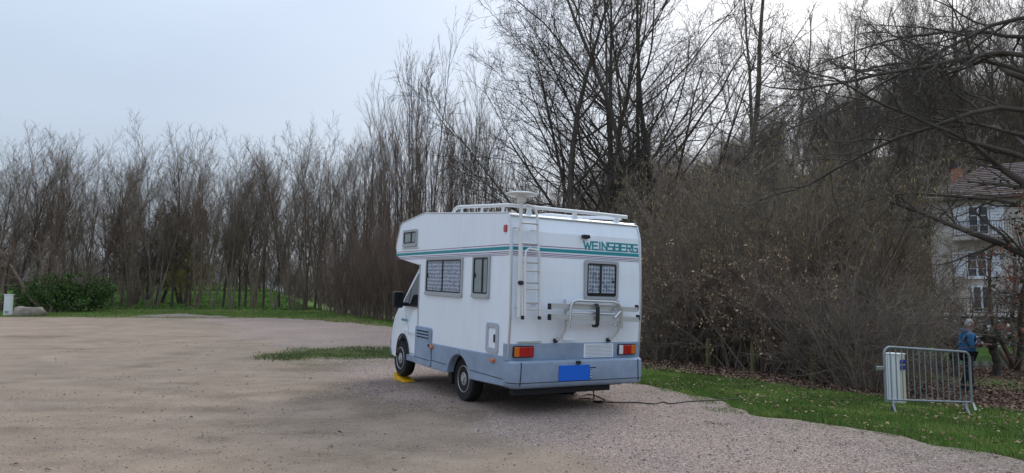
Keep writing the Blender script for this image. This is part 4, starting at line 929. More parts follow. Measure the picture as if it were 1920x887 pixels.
for k in range(90):
    if b0 is None: b0 = bme.build('baluster', ironm, rail); o = b0
    else: o = b0.copy(); col.objects.link(o)
    o.location = (5.05 + k * .172, 0, 0); o.parent = rail
ter = tag(MB().box(-7.7, -.1, -2, 13.4, 14, -.04).build('terrace', palew), kind='structure'); ter.location = (HX, HY, HZ); ter.rotation_euler = (0, 0, HRZ)
# pale outbuilding glimpsed through the hedge
ob = empty('outbuilding', (17.6, 45.5, gz(19.5, 47) - .2), R(6), 'small white-walled outbuilding half hidden behind the hazel hedge', 'outbuilding')
MB().prism([(0, 0), (4.4, 0), (4.4, 3.0), (2.2, 4.3), (0, 3.0)], 'y', 0, 4.5).build('wall', palew, ob)
for (x0, z0, x1, z1) in ((-.3, 2.88, 2.2, 4.36), (4.7, 2.88, 2.2, 4.36)): MB().add([(x0, -.3, z0), (x1, -.3, z1), (x1, 4.8, z1), (x0, 4.8, z0)], [(0, 1, 2, 3)]).build('roof', tilem, ob).modifiers.new('s', 'SOLIDIFY').thickness = .1
MB().box(.7, -.04, .1, 1.6, -.003, 2.1).build('door', greyfr, ob); MB().box(2.7, -.04, 1.2, 3.6, -.003, 2.1).build('window', darkp, ob)

# ================================================================== trees and shrubs
def unit(v): return v / np.maximum(np.linalg.norm(v, axis=-1, keepdims=True), 1e-9)
def grow_polys(g, P0, D0, Ln, R0, K, wob, up, taper):
    N = len(P0); pts = np.zeros((N, K + 1, 3)); pts[:, 0] = P0; d = unit(D0.copy())
    for k in range(K):
        d = d + g.normal(0, wob, (N, 3)); d[:, 2] += up; d = unit(d); pts[:, k + 1] = pts[:, k] + d * (Ln / K)[:, None]
    rad = R0[:, None] * np.linspace(1, taper, K + 1)[None]
    return pts, rad
def spawn(g, pts, rad, Ln, n, t0, t1, ang, lenr, rr, short=.5, flat=1.):
    N, K1, _ = pts.shape; K = K1 - 1; idx = np.repeat(np.arange(N), n)
    t = (np.tile(np.arange(n), N) + g.uniform(0, 1, N * n)) / n; t = t0 + (t1 - t0) * t
    f = np.clip(t * K, 0, K - 1e-4); a = f.astype(int); w = (f - a)[:, None]
    p = pts[idx, a] * (1 - w) + pts[idx, a + 1] * w; d = unit(pts[idx, a + 1] - pts[idx, a]); r = rad[idx, a] * (1 - w[:, 0]) + rad[idx, a + 1] * w[:, 0]
    rv = g.normal(0, 1, d.shape); rv[:, 2] *= flat; per = unit(rv - d * (rv * d).sum(1, keepdims=True)); th = np.radians(g.uniform(*ang, len(d)))[:, None]
    nd = d * np.cos(th) + per * np.sin(th)
    L = Ln[idx] * g.uniform(*lenr, len(d)) * (1 - short * (t - t0) / max(1e-6, t1 - t0))
    return p, nd, L, np.minimum(r * .85, r * rr * g.uniform(.8, 1.2, len(d)))
def tubes(levels):
    V = []; Q = []; off = 0
    for pts, rad, sides in levels:
        N, K1, _ = pts.shape
        d = np.empty_like(pts); d[:, 1:-1] = pts[:, 2:] - pts[:, :-2]; d[:, 0] = pts[:, 1] - pts[:, 0]; d[:, -1] = pts[:, -1] - pts[:, -2]; d = unit(d)
        ref = np.where(np.abs(d[:, :1, 2:3]) > .9, np.array([1., 0, 0]), np.array([0, 0, 1.]))
        a = unit(np.cross(d, np.broadcast_to(ref, d.shape))); b = np.cross(d, a)
        th = 2 * np.pi * np.arange(sides) / sides
        ring = a[:, :, None] * np.cos(th)[None, None, :, None] + b[:, :, None] * np.sin(th)[None, None, :, None]
        v = pts[:, :, None] + ring * rad[:, :, None, None]
        V.append(v.reshape(-1, 3))
        base = off + (np.arange(N)[:, None, None] * K1 + np.arange(K1 - 1)[None, :, None]) * sides; k = np.arange(sides)[None, None]; k2 = (k + 1) % sides
        Q.append(np.stack([base + k, base + k2, base + sides + k2, base + sides + k], -1).reshape(-1, 4)); off += N * K1 * sides
    return np.concatenate(V), np.concatenate(Q)
def leaf_quads(g, P, size, droop=.5, aspect=.55, jitter=.02):
    """small folded leaves: two triangles meeting at a midrib"""
    N = len(P); P = P + g.normal(0, jitter, P.shape)
    ax = g.normal(0, 1, (N, 3)); ax[:, 2] -= droop * 2; ax = unit(ax); sd = unit(np.cross(ax, g.normal(0, 1, (N, 3)))); nr = np.cross(ax, sd)
    L = (size * g.uniform(.6, 1.25, N))[:, None]
    V = np.stack([P, P + ax * L * .5 + sd * L * aspect * .5 + nr * L * .12, P + ax * L, P + ax * L * .5 - sd * L * aspect * .5 + nr * L * .12], 1).reshape(-1, 3)
    b = np.arange(N)[:, None] * 4
    return V, np.concatenate([b + np.array([[0, 1, 2]]), b + np.array([[0, 2, 3]])])
def tints(g, N, cols, per=4):
    c = np.array(cols)[g.integers(0, len(cols), N)] * g.uniform(.75, 1.25, (N, 1)); return np.repeat(c, per, 0)
BARK = {k: mat('bark_' + k, c, .95, c2=c2, scale=sc, bump=.5, bscale=30) for k, c, c2, sc in (
    ('grey', (.26, .212, .168), (.135, .11, .088), 1.2), ('brown', (.25, .188, .142), (.135, .10, .076), 1.2), ('dark', (.13, .108, .09), (.065, .054, .046), 1.5), ('olive', (.30, .25, .19), (.15, .125, .095), 1.0), ('red', (.23, .165, .14), (.13, .092, .078), 1.2), ('pale', (.32, .29, .25), (.18, .165, .14), 1.0))}
leafm = mat('leaf_tint', (1, 1, 1), .8, attr='tint', var=.0001, spec=.2)
PROTO = {}
def proto(name, seed, stems, spec, trunk_levels=2, bark='grey', twig=None, extra=None):
    """stems: list of (x,y,z, dx,dy,dz, length, radius, K, wobble, up); spec: list of dicts for the following levels"""
    g = np.random.default_rng(seed); S = np.array(stems, float)
    lv = []
    pts, rad = grow_polys(g, S[:, :3], S[:, 3:6], S[:, 6], S[:, 7], int(S[0, 8]), S[0, 9], S[0, 10], spec[0].get('stem_taper', .3)); L = S[:, 6]
    lv.append((pts, rad, 8))
    cur = (pts, rad, L)
    for q in spec:
        p, d, L2, r = spawn(g, cur[0], cur[1], cur[2], q['n'], q.get('t0', .2), q.get('t1', 1.), q['ang'], q['len'], q.get('rr', .5), q.get('short', .5), q.get('flat', 1.))
        r = np.maximum(r, q.get('minr', .004)); L2 = np.maximum(L2, q.get('minl', .12))
        pts, rad = grow_polys(g, p, d, L2, r, q.get('K', 4), q.get('wob', .12), q.get('up', .05), q.get('taper', .35)); lv.append((pts, rad, q.get('sides', 3))); cur = (pts, rad, L2)
    V1, Q1 = tubes(lv[:trunk_levels]); V2, Q2 = tubes(lv[trunk_levels:])
    tw = BARK[twig or bark]
    out = [('trunk', mesh_np(name + '_trunk', V1, Q1), BARK[bark]), ('crown', mesh_np(name + '_crown', V2, Q2), tw)]
    for (pn, fn) in (extra or []):
        V3, F3, T3 = fn(g, lv); out.append((pn, mesh_np(name + '_' + pn, V3, F3, False, T3), leafm))
    for _, me, m in out: me.materials.append(m)
    PROTO[name] = [(pn, me) for pn, me, _ in out]
def plant(kind, oname, loc, rz, sc, label, cat, group=None, sz=None):
    e = empty(oname, loc, rz, label, cat, group); e.scale = (sc, sc, sz or sc)
    for pn, me in PROTO[kind]:
        o = bpy.data.objects.new(pn, me); col.objects.link(o); o.parent = e
    return e
def twig_points(lv, last=1):
    pts = np.concatenate([l[0].reshape(-1, 3) for l in lv[-last:]]); return pts
def leaves(n, size, cols, zmax=99, zmin=-1, droop=.6, rlim=None):
    def fn(g, lv):
        P = twig_points(lv, 2); P = P[(P[:, 2] < zmax) & (P[:, 2] > zmin)]
        # leaves hang in clusters
        seeds = P[g.integers(0, len(P), max(1, n // 5))]; P = np.repeat(seeds, 5, 0) + g.normal(0, size * .7, (len(seeds) * 5, 3))
        V, F = leaf_quads(g, P, size, droop); return V, F, tints(g, len(P), cols)
    return fn
def catkins(n, ln=.075, zmin=1.2):
    def fn(g, lv):
        P = twig_points(lv, 1); P = P[P[:, 2] > zmin]; P = P[g.integers(0, len(P), n)]; N = len(P); L = ln * g.uniform(.6, 1.3, N); w = .0115
        a = g.uniform(0, 6.28, N); V = np.zeros((N, 6, 3)); dx, dy = g.normal(0, .012, (2, N))
        for k in range(3):
            t = a + k * 2.094; V[:, k] = P + np.stack([np.cos(t) * w, np.sin(t) * w, -.01 * np.ones(N)], 1); V[:, 3 + k] = P + np.stack([np.cos(t) * w * .6 + dx, np.sin(t) * w * .6 + dy, -L], 1)
        b = np.arange(N)[:, None] * 6; F = np.concatenate([b + np.array([[k, (k + 1) % 3, 3 + (k + 1) % 3]]) for k in range(3)] + [b + np.array([[k, 3 + (k + 1) % 3, 3 + k]]) for k in range(3)])
        return V.reshape(-1, 3), F, tints(g, N, [(.36, .29, .14), (.30, .235, .12), (.42, .35, .20)], 6)
    return fn
def ring_stems(n, r, lean, L, rad, K, wob, up, seed, jit=.25):
    rr = random.Random(seed); out = []
    for k in range(n):
        a = 2 * math.pi * (k + rr.uniform(-.3, .3)) / n; ln = lean * rr.uniform(.3, 1.2)
        out.append((r * math.cos(a) * rr.uniform(.2, 1), r * math.sin(a) * rr.uniform(.2, 1), -.1, math.cos(a) * ln, math.sin(a) * ln, 1, L * rr.uniform(1 - jit, 1), rad * rr.uniform(.6, 1), K, wob, up))
    return out
# erect trees of the far row (nominal 12 m)
for k, (ns, bk) in enumerate(((3, 'grey'), (4, 'brown'), (1, 'dark'), (2, 'grey'))):
    proto('row%d' % k, 100 + k, ring_stems(ns, .22, .22 if ns > 1 else .05, 11.8, .085 if ns > 1 else .13, 9, .045, .03, 40 + k, .25),
          [dict(n=(15, 12, 34, 19)[k], t0=.2, ang=(22, 48), len=(.28, .50), rr=.45, up=.15, wob=.08, K=6, sides=4, short=.45, minr=.012, stem_taper=.12),
           dict(n=10, t0=.12, ang=(20, 50), len=(.28, .5), rr=.5, up=.09, wob=.11, K=4, short=.4, minr=.008),
           dict(n=5, t0=.15, ang=(18, 50), len=(.35, .65), rr=.6, up=.08, wob=.1, K=2, short=.3, minr=.0065, minl=.3)], 2, bk, twig=('grey', 'brown', 'brown', 'grey')[k])
# fastigiate poplars (nominal 17 m)
for k in range(3):
    proto('poplar%d' % k, 200 + k, ring_stems((5, 4, 6)[k], .7, .05, 16.5, .085, 10, .011, .03, 60 + k, .3),
          [dict(n=18, t0=.05, ang=(12, 30), len=(.20, .36), rr=.4, up=.14, wob=.05, K=6, sides=4, short=.35, minr=.014, stem_taper=.12),
           dict(n=8, t0=.1, ang=(10, 34), len=(.3, .55), rr=.5, up=.12, wob=.06, K=3, short=.35, minr=.008),
           dict(n=4, t0=.2, ang=(10, 34), len=(.35, .6), rr=.6, up=.1, wob=.07, K=2, minr=.0065, minl=.3)], 2, ('brown', 'red', 'brown')[k], twig=('brown', 'red', 'olive')[k])
# big spreading trees (nominal 22 m)
for k in range(3):
    st = [[(0, 0, -.2, .03, 0, 1, 21, .27, 10, .05, .02), (.3, .1, -.2, .22, .1, 1, 19, .19, 10, .05, .02)], [(0, 0, -.2, -.12, 0, 1, 22, .25, 10, .06, .02), (-.3, 0, .2, -.75, .1, 1, 15, .15, 10, .08, .035)], [(0, 0, -.2, 0, 0, 1, 23, .27, 10, .04, .02), (.2, 0, -.2, .1, .05, 1, 22, .2, 10, .05, .02), (-.2, 0, -.1, -.4, .0, 1, 17, .16, 10, .06, .03)]][k]
    proto('spread%d' % k, 300 + k, st, [dict(n=(14, 14, 13)[k], t0=.2, ang=(30, 62), len=(.30, .55), rr=.5, up=.045, wob=.12, K=7, sides=5, short=.4, minr=.024, stem_taper=.1),
          dict(n=11, t0=.15, ang=(25, 60), len=(.3, .52), rr=.5, up=.05, wob=.14, K=5, short=.3, minr=.016), dict(n=6, t0=.15, ang=(25, 60), len=(.3, .55), rr=.55, up=.04, wob=.14, K=3, short=.3, minr=.009, minl=.3),
          dict(n=3, t0=.2, ang=(20, 50), len=(.5, .8), rr=.6, up=.03, wob=.12, K=2, minr=.0075, minl=.25)], 2, 'dark', twig='dark')
# sparse ridge trees (nominal 22 m)
for k in range(2):
    st = [[(0, 0, -.2, .02, 0, 1, 22, .28, 12, .06, .015)], [(0, 0, -.2, .02, 0, 1, 22, .22, 12, .055, .015), (.3, 0, -.2, .26, 0, 1, 21, .17, 12, .05, .03)]][k]
    proto('ridge%d' % k, 400 + k, st, [dict(n=15, t0=.35, ang=(35, 70), len=(.16, .32), rr=.4, up=.03, wob=.13, K=6, sides=4, short=.4, minr=.022, stem_taper=.2), dict(n=6, t0=.2, ang=(25, 60), len=(.3, .55), rr=.5, up=.02, wob=.14, K=4, minr=.012), dict(n=4, t0=.2, ang=(25, 60), len=(.35, .6), rr=.6, wob=.13, K=3, minr=.008, minl=.25)], 2, 'grey', twig='dark')
# hazels with catkins (nominal 5.6 m)
for k in range(3):
    proto('hazel%d' % k, 500 + k, ring_stems((13, 11, 15)[k], .35, .62, 5.6, .04, 8, .07, .01, 80 + k, .4),
          [dict(n=9, t0=.22, ang=(22, 60), len=(.25, .5), rr=.5, up=.03, wob=.12, K=5, sides=3, short=.4, minr=.009, stem_taper=.25), dict(n=6, t0=.15, ang=(25, 62), len=(.35, .6), rr=.6, up=.01, wob=.13, K=4, short=.4, minr=.006), dict(n=4, t0=.15, ang=(25, 60), len=(.4, .7), rr=.7, wob=.13, K=3, minr=.0048, minl=.18)],
          2, ('olive', 'grey', 'brown')[k], twig=('olive', 'grey', 'brown')[k], extra=[('catkins', catkins(1000))])
# beech hedge plants that keep tan leaves (nominal 3 m)
for k in range(2):
    proto('beech%d' % k, 600 + k, ring_stems(9, .3, .55, 3.2, .028, 7, .09, .02, 90 + k, .45), [dict(n=8, t0=.2, ang=(30, 65), len=(.28, .55), rr=.5, up=.03, wob=.13, K=4, minr=.007, stem_taper=.3), dict(n=6, t0=.15, ang=(25, 60), len=(.35, .6), rr=.6, wob=.13, K=3, minr=.005), dict(n=3, t0=.2, ang=(25, 60), len=(.4, .7), rr=.7, wob=.12, K=2, minr=.0042, minl=.14)],
          2, 'grey', twig='brown', extra=[('dead_leaves', leaves(520, .075, [(.38, .24, .145), (.46, .32, .20), (.29, .17, .10), (.54, .41, .28)], zmin=.35))])
# dense thicket (nominal 2.7 m)
for k in range(2):
    proto('thicket%d' % k, 700 + k, ring_stems(26, .8, .75, 2.9, .016, 7, .09, .0, 95 + k, .45), [dict(n=9, t0=.05, ang=(20, 60), len=(.3, .6), rr=.6, wob=.13, K=4, minr=.006, stem_taper=.35), dict(n=5, t0=.1, ang=(25, 65), len=(.4, .7), rr=.7, wob=.14, K=3, minr=.0046), dict(n=2, t0=.1, ang=(25, 60), len=(.45, .8), rr=.8, wob=.12, K=2, minr=.004, minl=.15)], 2, 'olive', twig=('olive', 'red')[k])
# willow coppice with thin upright rods (nominal 6 m) and a yellow willow
proto('coppice0', 810, ring_stems(24, .9, .4, 6, .028, 7, .05, .05, 33, .45), [dict(n=9, t0=.15, ang=(12, 36), len=(.25, .5), rr=.5, up=.1, wob=.07, K=4, minr=.009, stem_taper=.3), dict(n=6, t0=.1, ang=(12, 36), len=(.35, .6), rr=.6, up=.08, wob=.08, K=3, minr=.0075)], 2, 'red', twig='brown')
proto('willow0', 820, ring_stems(4, .3, .4, 6.5, .16, 7, .07, .02, 34, .3), [dict(n=10, t0=.25, ang=(30, 65), len=(.3, .55), rr=.4, up=.03, wob=.1, K=5, minr=.015, stem_taper=.3), dict(n=9, t0=.15, ang=(30, 80), len=(.4, .7), rr=.5, up=-.16, wob=.1, K=5, minr=.009), dict(n=3, t0=.2, ang=(10, 40), len=(.4, .7), rr=.6, up=-.2, wob=.08, K=3, minr=.007)],
      2, 'brown', twig='olive', extra=[('young_leaves', leaves(5200, .13, [(.26, .24, .05), (.32, .28, .06), (.2, .2, .05)], droop=1.))])
# sprawling bare fruit tree
proto('sprawl0', 830, [(0, 0, -.1, -1.2, -.2, .75, 6.0, .13, 9, .13, .03), (.2, 0, -.1, .35, -.1, 1, 4.5, .12, 9, .15, .0), (0, .1, -.1, -.4, .1, 1, 5, .11, 9, .14, .01), (.3, 0, -.1, .9, .2, .8, 4.2, .10, 9, .16, .03)],
      [dict(n=9, t0=.3, ang=(30, 75), len=(.3, .6), rr=.5, up=.06, wob=.16, K=5, sides=4, minr=.016, stem_taper=.35), dict(n=7, t0=.15, ang=(25, 65), len=(.35, .6), rr=.5, up=.05, wob=.14, K=4, minr=.009), dict(n=4, t0=.15, ang=(25, 60), len=(.4, .7), rr=.6, up=.04, wob=.12, K=3, minr=.007)], 2, 'brown', twig='red')
# evergreen laurel bush and ivy-covered dark trees
proto('laurel0', 840, ring_stems(16, .7, .75, 2.3, .03, 5, .1, .02, 35, .4), [dict(n=9, t0=.1, ang=(25, 65), len=(.3, .6), rr=.5, wob=.12, K=4, minr=.008, stem_taper=.35), dict(n=4, t0=.2, ang=(25, 60), len=(.4, .7), rr=.6, wob=.12, K=3, minr=.006)], 2, 'brown',
      extra=[('foliage', leaves(4600, .15, [(.05, .11, .03), (.075, .15, .035), (.035, .08, .025), (.13, .19, .05)], droop=.3))])
proto('ivytree0', 850, ring_stems(3, .25, .2, 8.5, .17, 8, .06, .02, 36, .2), [dict(n=16, t0=.15, ang=(30, 65), len=(.25, .42), rr=.45, up=.08, wob=.11, K=5, minr=.016, stem_taper=.2), dict(n=8, t0=.1, ang=(25, 60), len=(.3, .55), rr=.5, up=.05, wob=.12, K=3, minr=.01), dict(n=4, t0=.1, ang=(25, 60), len=(.35, .6), rr=.6, up=.05, wob=.12, K=2, minr=.009)], 2, 'dark', twig='dark',
      extra=[('ivy', leaves(2600, .15, [(.075, .07, .05), (.06, .06, .045), (.09, .075, .055)], droop=.2))])
# russet-leaved oak with ivy at the right edge (nominal 6.5 m)
proto('russet0', 860, ring_stems(4, .25, .25, 5.2, .09, 8, .07, .02, 37, .2), [dict(n=13, t0=.15, ang=(40, 75), len=(.3, .5), rr=.45, up=.0, wob=.12, K=5, sides=4, minr=.012, stem_taper=.3), dict(n=7, t0=.15, ang=(25, 60), len=(.35, .6), rr=.5, up=-.01, wob=.13, K=4, minr=.007), dict(n=3, t0=.15, ang=(25, 60), len=(.4, .7), rr=.7, wob=.12, K=2, minr=.005)], 2, 'dark', twig='dark',
      extra=[('russet_leaves', leaves(1500, .085, [(.30, .11, .06), (.38, .17, .09), (.22, .075, .045)], zmin=1.6, droop=.6)), ('ivy', leaves(1800, .10, [(.025, .04, .018), (.035, .055, .025)], droop=.3))])
# big overhanging tree: ivy trunk at the right, long limbs to the left (-x)
def ivy_on_trunk(g, lv):
    P = lv[0][0][0]; t = g.uniform(0, 1, 6500) ** .8 * (len(P) - 1.001); a = t.astype(int); w = (t - a)[:, None]; C = P[a] * (1 - w) + P[a + 1] * w
    th = g.uniform(0, 6.283, len(C)); rr = np.abs(g.normal(.29, .09, len(C))) * (1 - .04 * C[:, 2]); C = C + np.stack([np.cos(th) * rr, np.sin(th) * rr, g.normal(0, .1, len(C))], 1)
    V, F = leaf_quads(g, C, .10, .5); return V, F, tints(g, len(C), [(.02, .032, .014), (.03, .045, .02), (.015, .022, .012)])
OV = [(0, 0, -.2, 0, 0, 1, 13, .23, 14, .0, .02)]
for (z_, dx_, dy_, dz_, ln_, r_o) in ((4.9, -1, -.1, .55, 6.8, .06), (6.2, -1, .25, .35, 7.2, .06), (7.3, -1, -.15, .5, 7.0, .065), (8.4, -1, .2, .1, 7, .05), (4.0, -1, .35, .75, 5.5, .045), (8.6, -.7, -.5, .6, 6, .05), (6.0, 1, .2, .6, 6, .07), (7, .3, -1, .6, 4.5, .05), (5.4, -.6, .9, .6, 6, .05), (6.9, -.8, .7, .5, 6.5, .05), (7.8, -.4, .9, .4, 6, .05)):
    OV.append((0, 0, z_, dx_, dy_, dz_, ln_, r_o, 14, .0, .0))
def overhang_proto():
    gg = np.random.default_rng(877); pl = []
    for k, o_ in enumerate(OV):        # limbs arch: rise, level out and sag, with a kinked line of growth
        P = np.array(o_[:3], float); d = unit(np.array(o_[3:6], float)); pts = [P.copy()]
        for j_ in range(14):
            if k: d = unit(d + gg.normal(0, .13, 3) + np.array([0, 0, -.075 + .004 * j_]))
            P = P + d * o_[6] / 14; pts.append(P.copy())
        pl.append(pts)
    return np.array(pl)
OVP = overhang_proto(); _grow = grow_polys
def grow_polys(g, P0, D0, Ln, R0, K, wob, up, taper):
    if K == 14: return OVP, R0[:, None] * np.linspace(1, taper, 15)[None]
    return _grow(g, P0, D0, Ln, R0, K, wob, up, taper)
proto('overhang0', 870, OV,
      [dict(n=16, t0=.08, ang=(25, 70), len=(.2, .42), rr=.6, up=.015, wob=.16, K=6, sides=4, minr=.011, stem_taper=.16), dict(n=8, t0=.12, ang=(25, 65), len=(.3, .6), rr=.55, up=.0, wob=.16, K=4, minr=.007), dict(n=5, t0=.15, ang=(25, 60), len=(.35, .65), rr=.65, up=-.01, wob=.13, K=3, minr=.0055, minl=.2)],
      2, 'dark', twig='dark', extra=[('ivy', ivy_on_trunk)])
# pollard stump
def pollard(p, rz, h, label):
    e = empty('pollard_stump', p, rz, label, 'tree stump'); r_ = random.Random(int(h * 100))
    pts = smooth_path([Vector(q) for q in ((0, 0, -.1), (.02, 0, h * .3), (-.03, .02, h * .58), (-.14, 0, h * .8), (-.2, .02, h * .97))], 5); n_ = len(pts); tr = MB()
    tr.tube(pts, [.125 + .14 * max(0, k / n_ - .55) * 2 + r_.uniform(-.022, .022) for k in range(n_)], 11)
    o_ = tr.build('trunk', BARK['dark'], e, smooth=True)
    for v in o_.data.vertices: v.co += Vector((r_.uniform(-1, 1), r_.uniform(-1, 1), r_.uniform(-1, 1))) * .018
    for k in range(9):      # knuckles where the rods were cut year after year
        a = r_.uniform(0, 6.28); c = Vector((-.2 + .17 * math.cos(a), .17 * math.sin(a), h * r_.uniform(.82, 1.0)))
        bm = bmesh.new(); bmesh.ops.create_icosphere(bm, subdivisions=2, radius=r_.uniform(.07, .12))
        for v in bm.verts: v.co = v.co * r_.uniform(.8, 1.2) + c
        me = bpy.data.meshes.new('knuckle'); bm.to_mesh(me); bm.free(); link('knuckle', me, BARK['dark'], e)
    for k in range(26):
        a = r_.uniform(0, 6.28); q = r_.uniform(.25, .6); MB().tube([(-.2 + .1 * math.cos(a), .1 * math.sin(a), h - .05), (-.2 + .5 * q * math.cos(a), .5 * q * math.sin(a), h + .12), (-.2 + q * math.cos(a), q * math.sin(a), h + r_.uniform(.15, .6))], [.02, .011, .005], 4).build('sprout', BARK['grey'], e)
pollard(spot(1858, 23.5), 0, 1.35, 'dark knobbly pollard stump by the stream in front of the wall railing')
pollard(spot(1782, 22.0), .6, 1.25, 'dark leaning pollard stump by the stream just behind the person')

rp_ = random.Random(11)
def rz(): return rp_.uniform(0, 6.28)
# ---- far row along the meadow
ROWG, ROWL = 'bare trees in the row along the meadow', 'slim bare tree in the row along the meadow edge'
ROW = [(-45, 50, 2, 1.0), (8, 50, 0, 1.08), (58, 51, 3, 1.02), (110, 49.5, 1, 1.02), (160, 52, 0, 1.0), (211, 49.5, 2, 1.02), (247, 49, 1, .92), (281, 51, 3, 1.0), (297, 49.5, 0, 1.0), (327, 50.5, 2, 1.02), (372, 49, 1, 1.1), (401, 49.5, 3, 1.12), (436, 49, 0, .98), (460, 50, 2, .92), (478, 48.5, 1, .9), (515, 48.5, 3, .93), (529, 50, 2, .95), (548, 48, 0, .95), (575, 47.5, 1, 1.0), (604, 48, 3, 1.05), (646, 46.5, 1, 1.05), (672, 46, 0, 1.05), (-15, 48.5, 2, .9), (35, 49, 2, 1.0), (84, 50, 2, .95), (135, 51, 3, .95), (185, 50, 2, 1.0), (228, 51, 2, .9), (350, 51, 2, .95), (420, 50.5, 2, .95), (495, 50.5, 2, .95), (590, 49, 2, .95), (625, 48, 3, 1.0), (450, 51, 2, 1.0)]
ROWK = ('grey bare tree with three slim stems in the row along the meadow', 'brownish bare tree with four spreading stems in the row along the meadow', 'dark bare tree on a single straight trunk in the row along the meadow', 'grey bare tree forking into two stems in the row along the meadow')
for u, d, k, s in ROW: plant('row%d' % k, 'bare_tree', spot(u, d), rz(), s * rp_.uniform(.86, 1.0), ROWK[k], 'tree', 'row trees: ' + ROWK[k][:40])
for n_ in range(15):
    u = -60 + n_ * 50 + rp_.uniform(-12, 12); plant('row%d' % rp_.choice((0, 1, 3)), 'bare_tree', spot(u, rp_.uniform(70, 76)), rz(), rp_.uniform(.9, 1.2), 'bare tree in the second line behind the meadow row', 'tree', 'bare trees of the second line behind the row')
for n_ in range(34):
    u = -80 + n_ * 30 + rp_.uniform(-12, 12); plant(rp_.choice(('row0', 'row1', 'row3', 'coppice0')), 'bare_tree', spot(u, rp_.uniform(88, 112)), rz(), rp_.uniform(.75, 1.1), 'small bare tree in the wood beyond the green meadow', 'tree', 'bare trees of the wood beyond the meadow')
for n_ in range(40):
    u = -90 + n_ * 22 + rp_.uniform(-8, 8); plant(('thicket0', 'thicket1', 'coppice0')[n_ % 3], 'field_hedge_shrub', spot(u, rp_.uniform(80, 84)), rz(), rp_.uniform(1.4, 1.9) * (.62 if n_ % 3 == 2 else 1), 'bushy bare shrub of the field hedge at the back of the green meadow', 'shrub', 'shrubs of the field hedge behind the meadow')
for u, d, s in ((252, 56, .98), (300, 58, 1.0), (345, 57, .95), (280, 62, 1.05)): plant('ivytree0', 'dense_tree', spot(u, d), rz(), s, 'dense tree with withered brown-green leaves behind the meadow row', 'tree', 'dense leafy trees behind the row')
plant('willow0', 'willow_tree', spot(362, 52.5), .4, .74, 'yellowish budding willow showing behind the meadow row', 'tree')
plant('sprawl0', 'fruit_tree', spot(95, 42.5), 0, 1.0, 'sprawling bare fruit tree with crooked limbs beside the boulder', 'tree')
plant('sprawl0', 'fruit_tree', spot(10, 45), 2.4, .95, 'crooked bare fruit tree behind the white marker post', 'tree')
for u, d, s in ((70, 43.5, .8), (115, 43, 1.0), (158, 44, 1.05)): plant('laurel0', 'laurel_bush', spot(u, d), rz(), s, 'rounded evergreen laurel bush under the crooked fruit tree', 'bush', 'evergreen laurel bushes on the verge')
for u, d, s in ((247, 48.5, .5), (560, 47, .4), (625, 45, .7)): plant('coppice0' if u > 480 else 'hazel2', 'low_shrub', spot(u, d), rz(), s * 1.1, 'low bare shrub between the trunks of the meadow row', 'shrub', 'low shrubs under the row')
# ---- poplar stand behind the motorhome
for u, d, k, s in ((640, 46, 0, .66), (668, 44, 1, .72), (700, 45, 2, .80), (728, 43, 0, .86), (752, 44, 1, .97), (785, 43.5, 0, 1.16), (803, 44.5, 1, 1.02), (835, 43, 1, .88), (862, 44, 0, .92), (890, 43, 2, .92), (916, 45, 1, .88), (945, 43, 0, .76), (985, 45, 2, .72), (1020, 42, 1, .6), (770, 49, 2, .9), (850, 50, 0, .9), (715, 50, 1, .8)):
    tall = u == 785
    plant('poplar%d' % k, 'poplar_tree', spot(u, d), 2.6 if tall else rz(), s * (1 if tall else rp_.uniform(.93, 1.03)), 'tallest slender poplar rising to a point above the stand behind the motorhome' if tall else ('slender upright brown bare poplar in the stand behind the motorhome', 'slender upright reddish bare poplar in the stand behind the motorhome', 'slender upright bare poplar with olive twigs in the stand behind the motorhome')[k], 'tree', None if tall else ('brown', 'reddish', 'olive')[k] + ' poplars behind the motorhome')
for u, d, s in ((655, 41, .9), (690, 39.5, 1.0), (722, 38.5, 1.05), (745, 37.5, 1.0), (790, 37, 1.1), (840, 36, 1.1), (890, 35, 1.1), (940, 33, 1.1), (990, 31, 1.05), (1050, 29, 1.0), (1110, 27, 1.0)):
    plant('coppice0', 'willow_coppice', spot(u, d), rz(), s * rp_.uniform(.9, 1.05), 'clump of thin reddish upright willow rods at the lawn edge behind the motorhome', 'shrub', 'willow rod clumps behind the motorhome')
# ---- big spreading trees
for u, d, k, a, s, lab in ((1068, 37, 0, 0, 1.0, 'tall dark twin-stemmed bare tree rising behind the satellite dish of the motorhome'), (1138, 39, 2, .5, 1.02, 'tall dark bare tree with three stems between the twin-stemmed tree and the straight one'),
                          (1215, 36, 1, 0.1, 1.0, 'dark bare tree whose long low limb arches out over the motorhome roof'), (1240, 40, 2, 2.6, 1.08, 'tall straight dark bare tree with upright forks at the foot of the hill')):
    plant('spread%d' % k, 'spreading_tree', spot(u, d), a, s, lab, 'tree')
for n_, (u, d, k, s) in enumerate(((1525, 56, 'row2', 1.2), (1560, 60, 'spread0', .8), (1600, 54, 'row0', 1.35), (1640, 60, 'spread2', .85), (1680, 56, 'row3', 1.4), (1715, 60, 'row1', 1.5), (1750, 62, 'spread0', .9), (1790, 58, 'row0', 1.6), (1830, 62, 'spread2', .9), (1870, 57, 'row2', 1.7), (1905, 60, 'row3', 1.7), (1940, 58, 'row1', 1.8), (1580, 66, 'row2', 1.4), (1665, 68, 'row3', 1.4), (1740, 70, 'row2', 1.5), (1850, 70, 'row0', 1.6))):
    plant(k, 'slope_tree', spot(u, d), rz(), s, {'r': 'tall slim bare tree on the slope above the house', 's': 'tall dark wide-crowned bare tree on the slope above the house'}[k[0]], 'tree', {'r': 'tall slim trees above the house', 's': 'tall wide-crowned trees above the house'}[k[0]])
